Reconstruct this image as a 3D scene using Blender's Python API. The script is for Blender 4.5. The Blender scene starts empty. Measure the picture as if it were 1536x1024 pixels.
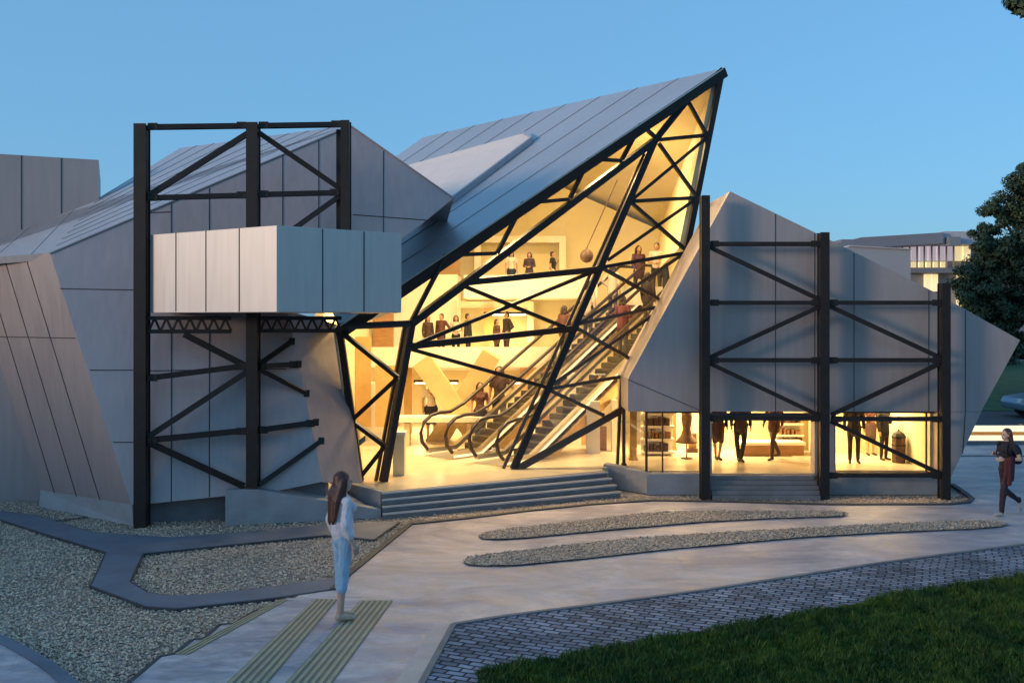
import bpy, bmesh, math, random
import numpy as np
from mathutils import Vector, Matrix
random.seed(7); rng = np.random.default_rng(11)
S = bpy.context.scene
COL = S.collection
F = 1493.33; CX = 768.0; HY = 478.0; H = 3.7
V = Vector
O = V((0, 0, H))

# ---------- measured points of the photograph turned into world points ----------
def ray(px, py): return V(((px - CX) / F, 1.0, -(py - HY) / F))
def at(px, py, Y): return O + ray(px, py) * Y
def gr(px, py, z=0.0):
    r = ray(px, py); return O + r * ((z - H) / r.z)
class Plane:
    def __init__(s, a, b, c):
        s.p = V(a); s.n = (V(b) - V(a)).cross(V(c) - V(a)).normalized()
        if s.n.y > 0: s.n = -s.n            # towards the viewer's side
    def __call__(s, px, py):
        r = ray(px, py); return O + r * ((s.p - O).dot(s.n) / r.dot(s.n))

# ---------- materials ----------
def new_mat(name):
    m = bpy.data.materials.new(name); m.use_nodes = True
    nt = m.node_tree; b = nt.nodes['Principled BSDF']; return m, nt, b
def mat(name, col, rough=.5, metal=0., var=.12, scale=3., bump=0., bscale=40., detail=6., emit=None, estr=0., col2=None, stretch=None, spec=None):
    m, nt, b = new_mat(name); N = nt.nodes; L = nt.links
    tc = N.new('ShaderNodeTexCoord'); mp = N.new('ShaderNodeMapping')
    L.new(tc.outputs['Object'], mp.inputs['Vector'])
    if stretch: mp.inputs['Scale'].default_value = stretch
    n = N.new('ShaderNodeTexNoise'); n.inputs['Scale'].default_value = scale; n.inputs['Detail'].default_value = detail
    n.inputs['Roughness'].default_value = .62
    L.new(mp.outputs['Vector'], n.inputs['Vector'])
    cr = N.new('ShaderNodeValToRGB'); cr.color_ramp.elements[0].position = .3; cr.color_ramp.elements[1].position = .7
    c2 = col2 or tuple(c * (1 - var) for c in col)
    c1 = tuple(min(1, c * (1 + var)) for c in col) if not col2 else col
    cr.color_ramp.elements[0].color = (*c2, 1); cr.color_ramp.elements[1].color = (*c1, 1)
    L.new(n.outputs['Fac'], cr.inputs['Fac']); L.new(cr.outputs['Color'], b.inputs['Base Color'])
    b.inputs['Roughness'].default_value = rough; b.inputs['Metallic'].default_value = metal
    if spec is not None: b.inputs['Specular IOR Level'].default_value = spec
    if bump:
        n2 = N.new('ShaderNodeTexNoise'); n2.inputs['Scale'].default_value = bscale; n2.inputs['Detail'].default_value = 4
        L.new(tc.outputs['Object'], n2.inputs['Vector'])
        bp = N.new('ShaderNodeBump'); bp.inputs['Strength'].default_value = bump; bp.inputs['Distance'].default_value = .02
        L.new(n2.outputs['Fac'], bp.inputs['Height']); L.new(bp.outputs['Normal'], b.inputs['Normal'])
    if emit:
        b.inputs['Emission Color'].default_value = (*emit, 1); b.inputs['Emission Strength'].default_value = estr
    return m
def cladding(name, col, rough=.42, metal=.35, pan=None):
    m, nt, b = new_mat(name); N = nt.nodes; L = nt.links
    tc = N.new('ShaderNodeTexCoord')
    n = N.new('ShaderNodeTexNoise'); n.inputs['Scale'].default_value = .35; n.inputs['Detail'].default_value = 3
    mp = N.new('ShaderNodeMapping'); mp.inputs['Scale'].default_value = (6, 6, .5)
    s = N.new('ShaderNodeTexNoise'); s.inputs['Scale'].default_value = 1.6; s.inputs['Detail'].default_value = 7
    L.new(tc.outputs['Object'], n.inputs['Vector']); L.new(tc.outputs['Object'], mp.inputs['Vector']); L.new(mp.outputs['Vector'], s.inputs['Vector'])
    mx = N.new('ShaderNodeMath'); mx.operation = 'ADD'
    L.new(n.outputs['Fac'], mx.inputs[0]); L.new(s.outputs['Fac'], mx.inputs[1])
    cr = N.new('ShaderNodeValToRGB'); cr.color_ramp.elements[0].position = .35; cr.color_ramp.elements[1].position = .65
    cr.color_ramp.elements[0].color = (*[c * .88 for c in col], 1); cr.color_ramp.elements[1].color = (*[c * 1.06 for c in col], 1)
    hf = N.new('ShaderNodeMath'); hf.operation = 'MULTIPLY'; hf.inputs[1].default_value = .5
    L.new(mx.outputs[0], hf.inputs[0]); L.new(hf.outputs[0], cr.inputs['Fac'])
    if pan:      # every panel of the facade has a slightly different tone
        sx = N.new('ShaderNodeSeparateXYZ'); L.new(tc.outputs['Object'], sx.inputs[0])
        ad = N.new('ShaderNodeMath'); ad.operation = 'MULTIPLY_ADD'; ad.inputs[1].default_value = 1 / pan[0]; ad.inputs[2].default_value = pan[1] / pan[0] + .001; L.new(sx.outputs['X'], ad.inputs[0])
        fl = N.new('ShaderNodeMath'); fl.operation = 'FLOOR'; L.new(ad.outputs[0], fl.inputs[0])
        wn = N.new('ShaderNodeTexWhiteNoise'); wn.noise_dimensions = '1D'; L.new(fl.outputs[0], wn.inputs['W'])
        pr = N.new('ShaderNodeMapRange'); pr.inputs['To Min'].default_value = .88; pr.inputs['To Max'].default_value = 1.1; L.new(wn.outputs['Value'], pr.inputs['Value'])
        mm = N.new('ShaderNodeMix'); mm.data_type = 'RGBA'; mm.blend_type = 'MULTIPLY'; mm.inputs['Factor'].default_value = 1
        L.new(cr.outputs['Color'], mm.inputs['A']); L.new(pr.outputs['Result'], mm.inputs['B']); L.new(mm.outputs['Result'], b.inputs['Base Color'])
    else: L.new(cr.outputs['Color'], b.inputs['Base Color'])
    mr = N.new('ShaderNodeMapRange'); mr.inputs['To Min'].default_value = rough - .07; mr.inputs['To Max'].default_value = rough + .1
    L.new(s.outputs['Fac'], mr.inputs['Value']); L.new(mr.outputs['Result'], b.inputs['Roughness'])
    b.inputs['Metallic'].default_value = metal
    w = N.new('ShaderNodeTexNoise'); w.inputs['Scale'].default_value = .9; w.inputs['Detail'].default_value = 2
    L.new(tc.outputs['Object'], w.inputs['Vector'])
    bp = N.new('ShaderNodeBump'); bp.inputs['Strength'].default_value = .05; bp.inputs['Distance'].default_value = .05
    L.new(w.outputs['Fac'], bp.inputs['Height']); L.new(bp.outputs['Normal'], b.inputs['Normal'])
    return m
def glass_mat(name, tint, refl=.9):
    m = bpy.data.materials.new(name); m.use_nodes = True; nt = m.node_tree; N = nt.nodes; L = nt.links
    N.remove(N['Principled BSDF'])
    t = N.new('ShaderNodeBsdfTransparent'); t.inputs['Color'].default_value = (*tint, 1)
    g = N.new('ShaderNodeBsdfGlossy'); g.inputs['Roughness'].default_value = .02; g.inputs['Color'].default_value = (refl, refl, refl, 1)
    lw = N.new('ShaderNodeLayerWeight'); lw.inputs['Blend'].default_value = .5
    pw = N.new('ShaderNodeMath'); pw.operation = 'POWER'; pw.inputs[1].default_value = 4.; L.new(lw.outputs['Facing'], pw.inputs[0])
    f = N.new('ShaderNodeMath'); f.operation = 'MULTIPLY_ADD'; f.inputs[1].default_value = .7; f.inputs[2].default_value = .045; L.new(pw.outputs[0], f.inputs[0])
    mx = N.new('ShaderNodeMixShader'); L.new(f.outputs[0], mx.inputs[0]); L.new(t.outputs[0], mx.inputs[1]); L.new(g.outputs[0], mx.inputs[2])
    L.new(mx.outputs[0], N['Material Output'].inputs['Surface']); return m
def gravel_mat(name, cols, scale=34.):
    m, nt, b = new_mat(name); N = nt.nodes; L = nt.links
    tc = N.new('ShaderNodeTexCoord'); v = N.new('ShaderNodeTexVoronoi'); v.inputs['Scale'].default_value = scale
    v2 = N.new('ShaderNodeTexNoise'); v2.inputs['Scale'].default_value = .7; v2.inputs['Detail'].default_value = 6
    L.new(tc.outputs['Object'], v.inputs['Vector']); L.new(tc.outputs['Object'], v2.inputs['Vector'])
    sp = N.new('ShaderNodeSeparateColor'); L.new(v.outputs['Color'], sp.inputs['Color'])
    cr = N.new('ShaderNodeValToRGB'); e = cr.color_ramp.elements
    e[0].color = (*cols[0], 1); e[1].color = (*cols[-1], 1)
    for i, c in enumerate(cols[1:-1]):
        k = e.new((i + 1) / (len(cols) - 1)); k.color = (*c, 1)
    L.new(sp.outputs[0], cr.inputs['Fac'])
    mr = N.new('ShaderNodeMapRange'); mr.inputs['From Min'].default_value = .3; mr.inputs['From Max'].default_value = .7
    mr.inputs['To Min'].default_value = .6; mr.inputs['To Max'].default_value = 1.15
    L.new(v2.outputs['Fac'], mr.inputs['Value'])
    mx = N.new('ShaderNodeMix'); mx.data_type = 'RGBA'; mx.blend_type = 'MULTIPLY'; mx.inputs['Factor'].default_value = 1
    L.new(cr.outputs['Color'], mx.inputs['A']); L.new(mr.outputs['Result'], mx.inputs['B']); L.new(mx.outputs['Result'], b.inputs['Base Color'])
    b.inputs['Roughness'].default_value = .85
    bp = N.new('ShaderNodeBump'); bp.inputs['Strength'].default_value = .9; bp.inputs['Distance'].default_value = .03; bp.invert = True
    L.new(v.outputs['Distance'], bp.inputs['Height']); L.new(bp.outputs['Normal'], b.inputs['Normal'])
    return m
def plaza_mat(name):
    m, nt, b = new_mat(name); N = nt.nodes; L = nt.links
    tc = N.new('ShaderNodeTexCoord'); mp = N.new('ShaderNodeMapping'); mp.inputs['Scale'].default_value = (.55, 1.1, 1); L.new(tc.outputs['Object'], mp.inputs['Vector'])
    n1 = N.new('ShaderNodeTexNoise'); n1.inputs['Scale'].default_value = .9; n1.inputs['Detail'].default_value = 12; n1.inputs['Roughness'].default_value = .68; n1.inputs['Distortion'].default_value = .9
    n2 = N.new('ShaderNodeTexNoise'); n2.inputs['Scale'].default_value = 3.1; n2.inputs['Detail'].default_value = 9; n2.inputs['Roughness'].default_value = .7; n2.inputs['Distortion'].default_value = 1.6
    n3 = N.new('ShaderNodeTexNoise'); n3.inputs['Scale'].default_value = 130; n3.inputs['Detail'].default_value = 2
    for n, v in ((n1, mp), (n2, mp), (n3, None)): L.new((v.outputs['Vector'] if v else tc.outputs['Object']), n.inputs['Vector'])
    cr = N.new('ShaderNodeValToRGB'); e = cr.color_ramp.elements; e[0].position = .36; e[1].position = .64; e[0].color = (.30, .275, .33, 1); e[1].color = (.70, .57, .53, 1); k = e.new(.5); k.color = (.50, .43, .44, 1); L.new(n1.outputs['Fac'], cr.inputs['Fac'])
    def mul(src, n, lo, hi, f0, f1):
        r = N.new('ShaderNodeMapRange'); r.inputs['From Min'].default_value = f0; r.inputs['From Max'].default_value = f1; r.inputs['To Min'].default_value = lo; r.inputs['To Max'].default_value = hi; L.new(n.outputs['Fac'], r.inputs['Value'])
        x = N.new('ShaderNodeMix'); x.data_type = 'RGBA'; x.blend_type = 'MULTIPLY'; x.inputs['Factor'].default_value = 1; L.new(src, x.inputs['A']); L.new(r.outputs['Result'], x.inputs['B']); return x.outputs['Result']
    c = mul(cr.outputs['Color'], n2, .74, 1.14, .36, .64); c = mul(c, n3, .86, 1.12, .3, .7); L.new(c, b.inputs['Base Color'])
    r = N.new('ShaderNodeMapRange'); r.inputs['From Min'].default_value = .35; r.inputs['From Max'].default_value = .65; r.inputs['To Min'].default_value = .30; r.inputs['To Max'].default_value = .62; L.new(n2.outputs['Fac'], r.inputs['Value']); L.new(r.outputs['Result'], b.inputs['Roughness']); b.inputs['Specular IOR Level'].default_value = .28
    bp = N.new('ShaderNodeBump'); bp.inputs['Strength'].default_value = .2; bp.inputs['Distance'].default_value = .01; L.new(n3.outputs['Fac'], bp.inputs['Height']); L.new(bp.outputs['Normal'], b.inputs['Normal']); return m
def cobble_mat(name):
    m, nt, b = new_mat(name); N = nt.nodes; L = nt.links
    tc = N.new('ShaderNodeTexCoord'); mp = N.new('ShaderNodeMapping'); mp.inputs['Rotation'].default_value = (0, 0, math.radians(24))
    wn = N.new('ShaderNodeTexNoise'); wn.inputs['Scale'].default_value = 1.2
    L.new(tc.outputs['Object'], wn.inputs['Vector'])
    mxv = N.new('ShaderNodeMix'); mxv.data_type = 'RGBA'; mxv.blend_type = 'LINEAR_LIGHT'; mxv.inputs['Factor'].default_value = .09
    L.new(tc.outputs['Object'], mxv.inputs['A']); L.new(wn.outputs['Color'], mxv.inputs['B']); L.new(mxv.outputs['Result'], mp.inputs['Vector'])
    br = N.new('ShaderNodeTexBrick'); br.inputs['Scale'].default_value = 1.
    br.inputs['Brick Width'].default_value = .21; br.inputs['Row Height'].default_value = .105; br.inputs['Mortar Size'].default_value = .016
    br.inputs['Mortar Smooth'].default_value = .6
    br.inputs['Color1'].default_value = (.32, .335, .40, 1); br.inputs['Color2'].default_value = (.135, .145, .18, 1); br.inputs['Mortar'].default_value = (.035, .037, .045, 1)
    L.new(mp.outputs['Vector'], br.inputs['Vector'])
    n = N.new('ShaderNodeTexNoise'); n.inputs['Scale'].default_value = 1.3; n.inputs['Detail'].default_value = 8; L.new(tc.outputs['Object'], n.inputs['Vector'])
    mr = N.new('ShaderNodeMapRange'); mr.inputs['From Min'].default_value = .3; mr.inputs['From Max'].default_value = .7; mr.inputs['To Min'].default_value = .65; mr.inputs['To Max'].default_value = 1.3
    L.new(n.outputs['Fac'], mr.inputs['Value'])
    mx = N.new('ShaderNodeMix'); mx.data_type = 'RGBA'; mx.blend_type = 'MULTIPLY'; mx.inputs['Factor'].default_value = 1
    L.new(br.outputs['Color'], mx.inputs['A']); L.new(mr.outputs['Result'], mx.inputs['B']); L.new(mx.outputs['Result'], b.inputs['Base Color'])
    b.inputs['Roughness'].default_value = .8; b.inputs['Specular IOR Level'].default_value = .12
    bp = N.new('ShaderNodeBump'); bp.inputs['Strength'].default_value = 1.; bp.inputs['Distance'].default_value = .03; bp.invert = True
    L.new(br.outputs['Fac'], bp.inputs['Height']); L.new(bp.outputs['Normal'], b.inputs['Normal'])
    return m
def leaf_mat(name, c1, c2, patch=False):
    m, nt, b = new_mat(name); N = nt.nodes; L = nt.links
    oi = N.new('ShaderNodeNewGeometry'); cr = N.new('ShaderNodeValToRGB')
    cr.color_ramp.elements[0].color = (*c1, 1); cr.color_ramp.elements[1].color = (*c2, 1)
    L.new(oi.outputs['Random Per Island'], cr.inputs['Fac']); out = cr.outputs['Color']
    if patch:
        tc = N.new('ShaderNodeTexCoord'); n = N.new('ShaderNodeTexNoise'); n.inputs['Scale'].default_value = 1.7; n.inputs['Detail'].default_value = 6; L.new(tc.outputs['Object'], n.inputs['Vector'])
        k = N.new('ShaderNodeValToRGB'); k.color_ramp.elements[0].position = .36; k.color_ramp.elements[1].position = .66; k.color_ramp.elements[0].color = (.45, .55, .55, 1); k.color_ramp.elements[1].color = (1.25, 1.1, .8, 1); L.new(n.outputs['Fac'], k.inputs['Fac'])
        x = N.new('ShaderNodeMix'); x.data_type = 'RGBA'; x.blend_type = 'MULTIPLY'; x.inputs['Factor'].default_value = 1; L.new(out, x.inputs['A']); L.new(k.outputs['Color'], x.inputs['B']); out = x.outputs['Result']
    L.new(out, b.inputs['Base Color'])
    b.inputs['Roughness'].default_value = .6
    return m

M = {}
M['clad'] = cladding('aluminium_cladding', (.37, .315, .315))
M['cladp'] = cladding('aluminium_cladding_shop', (.42, .36, .355))
M['cladf'] = cladding('aluminium_cladding_gable', (.41, .345, .35))
M['seamr'] = mat('roof_joint', (.27, .27, .29), .6)
M['clad_box'] = cladding('pale_aluminium_cladding', (.62, .56, .53), .42, .25)
M['roofing'] = cladding('roof_cladding', (.50, .50, .54), .46, .35)
M['seam'] = mat('panel_joint', (.03, .03, .035), .7)
M['steel'] = mat('dark_painted_steel', (.021, .017, .016), .5, .0, spec=.3, var=.25, scale=5, bump=.05)
M['bronze'] = mat('bronze_frame', (.10, .06, .04), .35, .6)
M['conc'] = mat('concrete', (.30, .30, .31), .8, var=.16, scale=2.2, bump=.25, bscale=30)
M['step'] = mat('step_concrete', (.20, .19, .19), .75, var=.2, scale=2.5, bump=.25, bscale=30)
M['tread_shine'] = mat('step_shine_paint', (.62, .56, .52), .5, var=.08)  # pale colour stands for the light that the treads catch
M['concd'] = mat('dark_concrete', (.15, .15, .165), .8, var=.2, scale=3, bump=.2)
M['plaza'] = plaza_mat('pale_paving')
M['slab'] = mat('blue_slab', (.135, .155, .195), .6, var=.22, scale=1.5, bump=.2, bscale=25, detail=9)
M['kerb'] = mat('kerb_stone', (.20, .19, .19), .75, var=.2, scale=4, bump=.2)
M['kerbd'] = mat('dark_kerb', (.05, .05, .055), .7, var=.3, scale=6)
M['gravel'] = gravel_mat('gravel', [(.22, .17, .15), (.44, .35, .28), (.60, .48, .39), (.74, .64, .54), (.30, .25, .22)])
M['cobble'] = cobble_mat('cobbles')
M['tact'] = mat('tactile_paving', (.42, .345, .21), .65, var=.15, scale=5, bump=.2)
M['earth'] = mat('lawn_soil', (.022, .045, .014), .95, var=.4, scale=3, bump=.5)
M['asphalt'] = mat('asphalt', (.055, .05, .055), .8, var=.2, scale=1.5, bump=.3, bscale=80)
M['cream'] = mat('cream_plaster', (.74, .65, .42), .8, var=.06, scale=1.2, bump=.05)
M['white'] = mat('white_panel', (.82, .78, .66), .6, var=.04)
M['floor'] = mat('pale_stone_floor', (.58, .49, .35), .3, var=.1, scale=1.5)
M['amber'] = mat('amber_plaster', (.52, .33, .12), .75, var=.1, scale=2)
M['xcol'] = mat('column_plaster', (.60, .43, .20), .75, var=.12, scale=2)
M['wood'] = mat('oak_veneer', (.34, .18, .07), .5, var=.25, scale=3, stretch=(1, 1, 8))
M['goods'] = mat('dark_goods', (.10, .05, .03), .6, var=.6, scale=9)
M['goods2'] = mat('brown_goods', (.25, .13, .06), .6, var=.5, scale=11)
M['glass'] = glass_mat('clear_glass', (.97, .96, .93))
M['rubber'] = mat('handrail_rubber', (.025, .012, .008), .35)
M['steelp'] = mat('brushed_steel', (.55, .50, .42), .3, .85, var=.1, scale=4, stretch=(1, 1, 12))
M['tread'] = mat('escalator_step', (.035, .028, .022), .5, .0, var=.3, scale=20)
M['lampw'] = mat('warm_lamp', (1, .9, .7), .5, emit=(1., .78, .42), estr=4.)
M['glowb'] = mat('glow_band', (1, .9, .7), .5, emit=(1., .78, .46), estr=.42)  # glow in place of vehicle light trails; the escalator lines share it
M['pinkp'] = mat('pale_pink_panel', (.78, .66, .60), .6, var=.05)
M['bark'] = mat('bark', (.06, .045, .035), .9, var=.3, scale=8, bump=.6, bscale=20)
M['leaf'] = leaf_mat('tree_leaf', (.012, .028, .012), (.038, .07, .028))
M['grassb'] = leaf_mat('grass_blade', (.035, .08, .010), (.13, .24, .045), True)

# ---------- mesh builder ----------
WL = {}          # world position of the empties
class MB:
    def __init__(s): s.v = []; s.f = []; s.m = []
    def add(s, vs, fs, mi=0):
        k = len(s.v); s.v += [tuple(p) for p in vs]; s.f += [tuple(i + k for i in f) for f in fs]; s.m += [mi] * len(fs); return s
    def poly(s, pts, mi=0): return s.add(pts, [tuple(range(len(pts)))], mi)
    def prism(s, pts, off, mi=0, mside=None):
        n = len(pts); off = V(off); q = [V(p) + off for p in pts]
        s.add(list(pts) + q, [tuple(range(n)), tuple(range(2 * n - 1, n - 1, -1))], mi)
        k = len(s.v) - 2 * n
        for i in range(n):
            j = (i + 1) % n; s.f.append((k + j, k + i, k + n + i, k + n + j)); s.m.append(mi if mside is None else mside)
        return s
    def box(s, a, b, mi=0):
        (x0, y0, z0), (x1, y1, z1) = a, b
        vs = [(x0, y0, z0), (x1, y0, z0), (x1, y1, z0), (x0, y1, z0), (x0, y0, z1), (x1, y0, z1), (x1, y1, z1), (x0, y1, z1)]
        return s.add(vs, [(0, 3, 2, 1), (4, 5, 6, 7), (0, 1, 5, 4), (1, 2, 6, 5), (2, 3, 7, 6), (3, 0, 4, 7)], mi)
    def bar(s, a, b, w, h=None, up=(0, -1, 0), mi=0):
        # w across, h along 'up' (made square to the bar)
        a = V(a); b = V(b); h = h or w; d = (b - a).normalized(); u = V(up); u = (u - d * u.dot(d))
        if u.length < 1e-4: u = V((1, 0, 0)) - d * d.x
        u.normalize(); r = d.cross(u)
        vs = [p + r * (sx * w / 2) + u * (sy * h / 2) for p in (a, b) for sx, sy in ((-1, -1), (1, -1), (1, 1), (-1, 1))]
        return s.add(vs, [(3, 2, 1, 0), (4, 5, 6, 7), (0, 1, 5, 4), (1, 2, 6, 5), (2, 3, 7, 6), (3, 0, 4, 7)], mi)
    def ibar(s, a, b, w, h, t=.025, up=(0, -1, 0), mi=0):
        # rolled H section: web and two flanges
        a = V(a); b = V(b); d = (b - a).normalized(); u = V(up); u = (u - d * u.dot(d)).normalized()
        s.bar(a + u * (h / 2 - t / 2), b + u * (h / 2 - t / 2), w, t, u, mi)
        s.bar(a - u * (h / 2 - t / 2), b - u * (h / 2 - t / 2), w, t, u, mi)
        s.bar(a, b, t * 1.4, h - 2 * t, u, mi); return s
    def tube(s, pts, r, n=8, mi=0, cap=True):
        pts = [V(p) for p in pts]; rs = r if isinstance(r, (list, tuple)) else [r] * len(pts); rings = []
        up = V((.13, .2, .97))
        for i, p in enumerate(pts):
            d = (pts[min(i + 1, len(pts) - 1)] - pts[max(i - 1, 0)]).normalized()
            x = d.cross(up)
            if x.length < 1e-3: x = d.cross(V((1, 0, 0)))
            x.normalize(); y = d.cross(x)
            rings.append([p + x * (math.cos(t) * rs[i]) + y * (math.sin(t) * rs[i]) for t in (2 * math.pi * k / n for k in range(n))])
        fs = [(i * n + k, i * n + (k + 1) % n, (i + 1) * n + (k + 1) % n, (i + 1) * n + k) for i in range(len(pts) - 1) for k in range(n)]
        if cap: fs += [tuple(range(n - 1, -1, -1)), tuple((len(pts) - 1) * n + k for k in range(n))]
        return s.add([q for rg in rings for q in rg], fs, mi)
    def lathe(s, c, prof, n=20, mi=0):
        c = V(c); vs = [(c.x + r * math.cos(2 * math.pi * k / n), c.y + r * math.sin(2 * math.pi * k / n), c.z + z) for r, z in prof for k in range(n)]
        fs = [(i * n + k, i * n + (k + 1) % n, (i + 1) * n + (k + 1) % n, (i + 1) * n + k) for i in range(len(prof) - 1) for k in range(n)]
        fs += [tuple(range(n - 1, -1, -1)), tuple((len(prof) - 1) * n + k for k in range(n))]
        return s.add(vs, fs, mi)
    def build(s, name, mats, parent=None, smooth=False, bevel=0):
        me = bpy.data.meshes.new(name); o3 = WL.get(parent.name, V()) if parent else V()
        me.from_pydata([(p[0] - o3.x, p[1] - o3.y, p[2] - o3.z) for p in s.v], [], s.f)
        mats = mats if isinstance(mats, (list, tuple)) else [mats]
        for k in mats: me.materials.append(M[k] if isinstance(k, str) else k)
        me.polygons.foreach_set('material_index', s.m)
        if smooth: me.polygons.foreach_set('use_smooth', [True] * len(me.polygons))
        bm = bmesh.new(); bm.from_mesh(me); bmesh.ops.recalc_face_normals(bm, faces=bm.faces); bm.to_mesh(me); bm.free()
        me.update(); ob = bpy.data.objects.new(name, me); COL.objects.link(ob)
        if parent: ob.parent = parent; WL[ob.name] = o3
        else: WL[ob.name] = V()
        if bevel:
            bv = ob.modifiers.new('bevel', 'BEVEL'); bv.width = bevel; bv.segments = 2; bv.limit_method = 'ANGLE'
        return ob
def tag(o, label=None, cat=None, group=None, kind=None):
    if label: o['label'] = label
    if cat: o['category'] = cat
    if group: o['group'] = group
    if kind: o['kind'] = kind
    return o
def thing(name, label, cat, loc=(0, 0, 0), group=None):
    e = bpy.data.objects.new(name, None); COL.objects.link(e); e.location = loc; e.empty_display_size = .3
    WL[e.name] = V(loc); return tag(e, label, cat, group)
def struct(name, mb, mats): return tag(mb.build(name, mats), kind='structure')
def seam(mb, pl, p, q, w=.016, mi=1):
    a, b = pl(*p) + pl.n * .004, pl(*q) + pl.n * .004
    mb.bar(a, b, w, .010, pl.n, mi)
def part(name, mats, parent, fn, **k):
    b = MB(); fn(b); return b.build(name, mats, parent, **k)
# ================= ground and paving =================
def sheet(name, pxs, z, mats, kind='structure', thick=0, zref=0.):
    b = MB(); pts = [gr(x, y, zref) for x, y in pxs]; pts = [V((p.x, p.y, z)) for p in pts]
    if thick: b.prism(pts, (0, 0, -thick))
    else: b.poly(pts)
    o = b.build(name, mats); return tag(o, kind=kind)
g = MB(); g.poly([(-400, -60, -.03), (400, -60, -.03), (400, 900, -.03), (-400, 900, -.03)]); struct('ground', g, 'earth')
# gravel field in front of the left building
GV = [V(p) for p in ((-26, 4, 0), (-1.9, 4, 0), (5, 16, 0), (9.8, 19.2, 0), (9.9, 24, 0), (-26, 26, 0))]
b = MB(); b.poly([(p.x, p.y, -.012) for p in GV]); gf = tag(b.build('gravel_bed', 'gravel'), kind='structure')
# plaza paving
plaza_px = [(455, 889), (500, 888), (523, 864), (615, 789), (700, 780), (790, 769), (888, 759), (980, 753), (1093, 755), (1240, 759), (1345, 759), (1425, 759), (1453, 756), (1458, 750), (1447, 741), (1428, 728)]
pz = [gr(x, y) for x, y in plaza_px]
edge_l = [(455, 889), (440, 899), (428, 899), (400, 918), (384, 918), (352, 938), (330, 940), (305, 962), (290, 962), (262, 984), (240, 988), (212, 1012), (190, 1030), (120, 1090)]
pl_poly = [gr(x, y) for x, y in reversed(edge_l)] + pz[1:] + [V((9.65, 22.6, 0)), V((10.6, 26.6, 0)), V((30, 26.6, 0)), V((30, 12, 0)), V((14, 4, 0)), V((-3, 4, 0))]
b = MB(); b.poly([(p.x, p.y, .03) for p in pl_poly]); tag(b.build('plaza_paving', 'plaza'), kind='structure')
# kerb along the plaza edge
b = MB()
kp = [gr(x, y) for x, y in plaza_px[1:]]
for i in range(len(kp) - 1):
    a, c = kp[i], kp[i + 1]; b.bar(V((a.x, a.y, .02)), V((c.x, c.y, .02)), .10, .07, (0, 0, 1))
for i in range(len(edge_l) - 1):
    a, c = gr(*edge_l[i]), gr(*edge_l[i + 1]); b.bar(V((a.x, a.y, .0)), V((c.x, c.y, .0)), .05, .07, (0, 0, 1))
tag(b.build('kerb', 'kerbd'), kind='structure')
# dark slab path that forks round a gravel bed
pA = [(-120, 752), (0, 769), (53, 775), (134, 800), (205, 806), (261, 809), (420, 796), (500, 788), (598, 785), (560, 812), (490, 805), (420, 812), (214, 833), (194, 876), (220, 892), (252, 897), (297, 896), (420, 882), (518, 868), (500, 887), (420, 899), (267, 916), (220, 913), (137, 882), (150, 855), (160, 831), (59, 800), (0, 781), (-120, 764)]
b = MB(); b.prism([V((*gr(x, y).xy, .045)) for x, y in pA], (0, 0, -.08)); sp = tag(b.build('path', 'slab', bevel=.012), kind='structure')
b = MB()
for i in range(len(pA) - 1):
    if pA[i][0] < -50: continue
    a, c = gr(*pA[i]), gr(*pA[i + 1]); b.bar(V((a.x, a.y, .0)), V((c.x, c.y, .0)), .05, .075, (0, 0, 1))
tag(b.build('path_edging', 'kerbd'), kind='structure')
# narrow slab strip by the building and pale slab corner
sheet('drain_cover', [(78, 781), (135, 774), (128, 778), (84, 784)], .01, 'kerbd')
b = MB(); b.prism([V((*gr(x, y).xy, .06)) for x, y in ((-90, 945), (0, 971), (62, 1010), (110, 1050), (0, 1100), (-150, 1000))], (0, 0, -.1)); tag(b.build('corner_paving', 'plaza'), kind='structure')
b = MB()
cc = [gr(x, y) for x, y in ((-90, 935), (0, 966), (30, 982), (70, 1005), (118, 1046))]
for i in range(4): b.bar(V((*cc[i].xy, .03)), V((*cc[i + 1].xy, .03)), .14, .1, (0, 0, 1))
tag(b.build('corner_kerb', 'slab'), kind='structure')
# pale band and cobbles
cob = [(680, 941), (760, 928), (900, 910), (1050, 890), (1200, 867), (1320, 848), (1440, 832), (1560, 817), (1800, 790)]
b = MB(); pts = [V((*gr(x, y).xy, .036)) for x, y in cob] + [V((26, 9, .036)), V((10, 3.5, .036)), V((*gr(590, 1110).xy, .036))]
b.poly(pts); tag(b.build('cobbles', 'cobble'), kind='structure')
b = MB(); kk = [gr(590, 1110)] + [gr(x, y) for x, y in cob]
for i in range(len(kk) - 1): b.bar(V((*kk[i].xy, .028)), V((*kk[i + 1].xy, .028)), .07, .05, (0, 0, 1))
tag(b.build('cobble_kerb', 'kerb'), kind='structure')
b = MB(); b.poly([V((*gr(x, y).xy, .034)) for x, y in ((652, 941), (680, 941), (590, 1110), (535, 1110))]); tag(b.build('border_paving', mat('border_stone', (.52, .42, .38), .6, var=.15, scale=3, bump=.2)), kind='structure')
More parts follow.
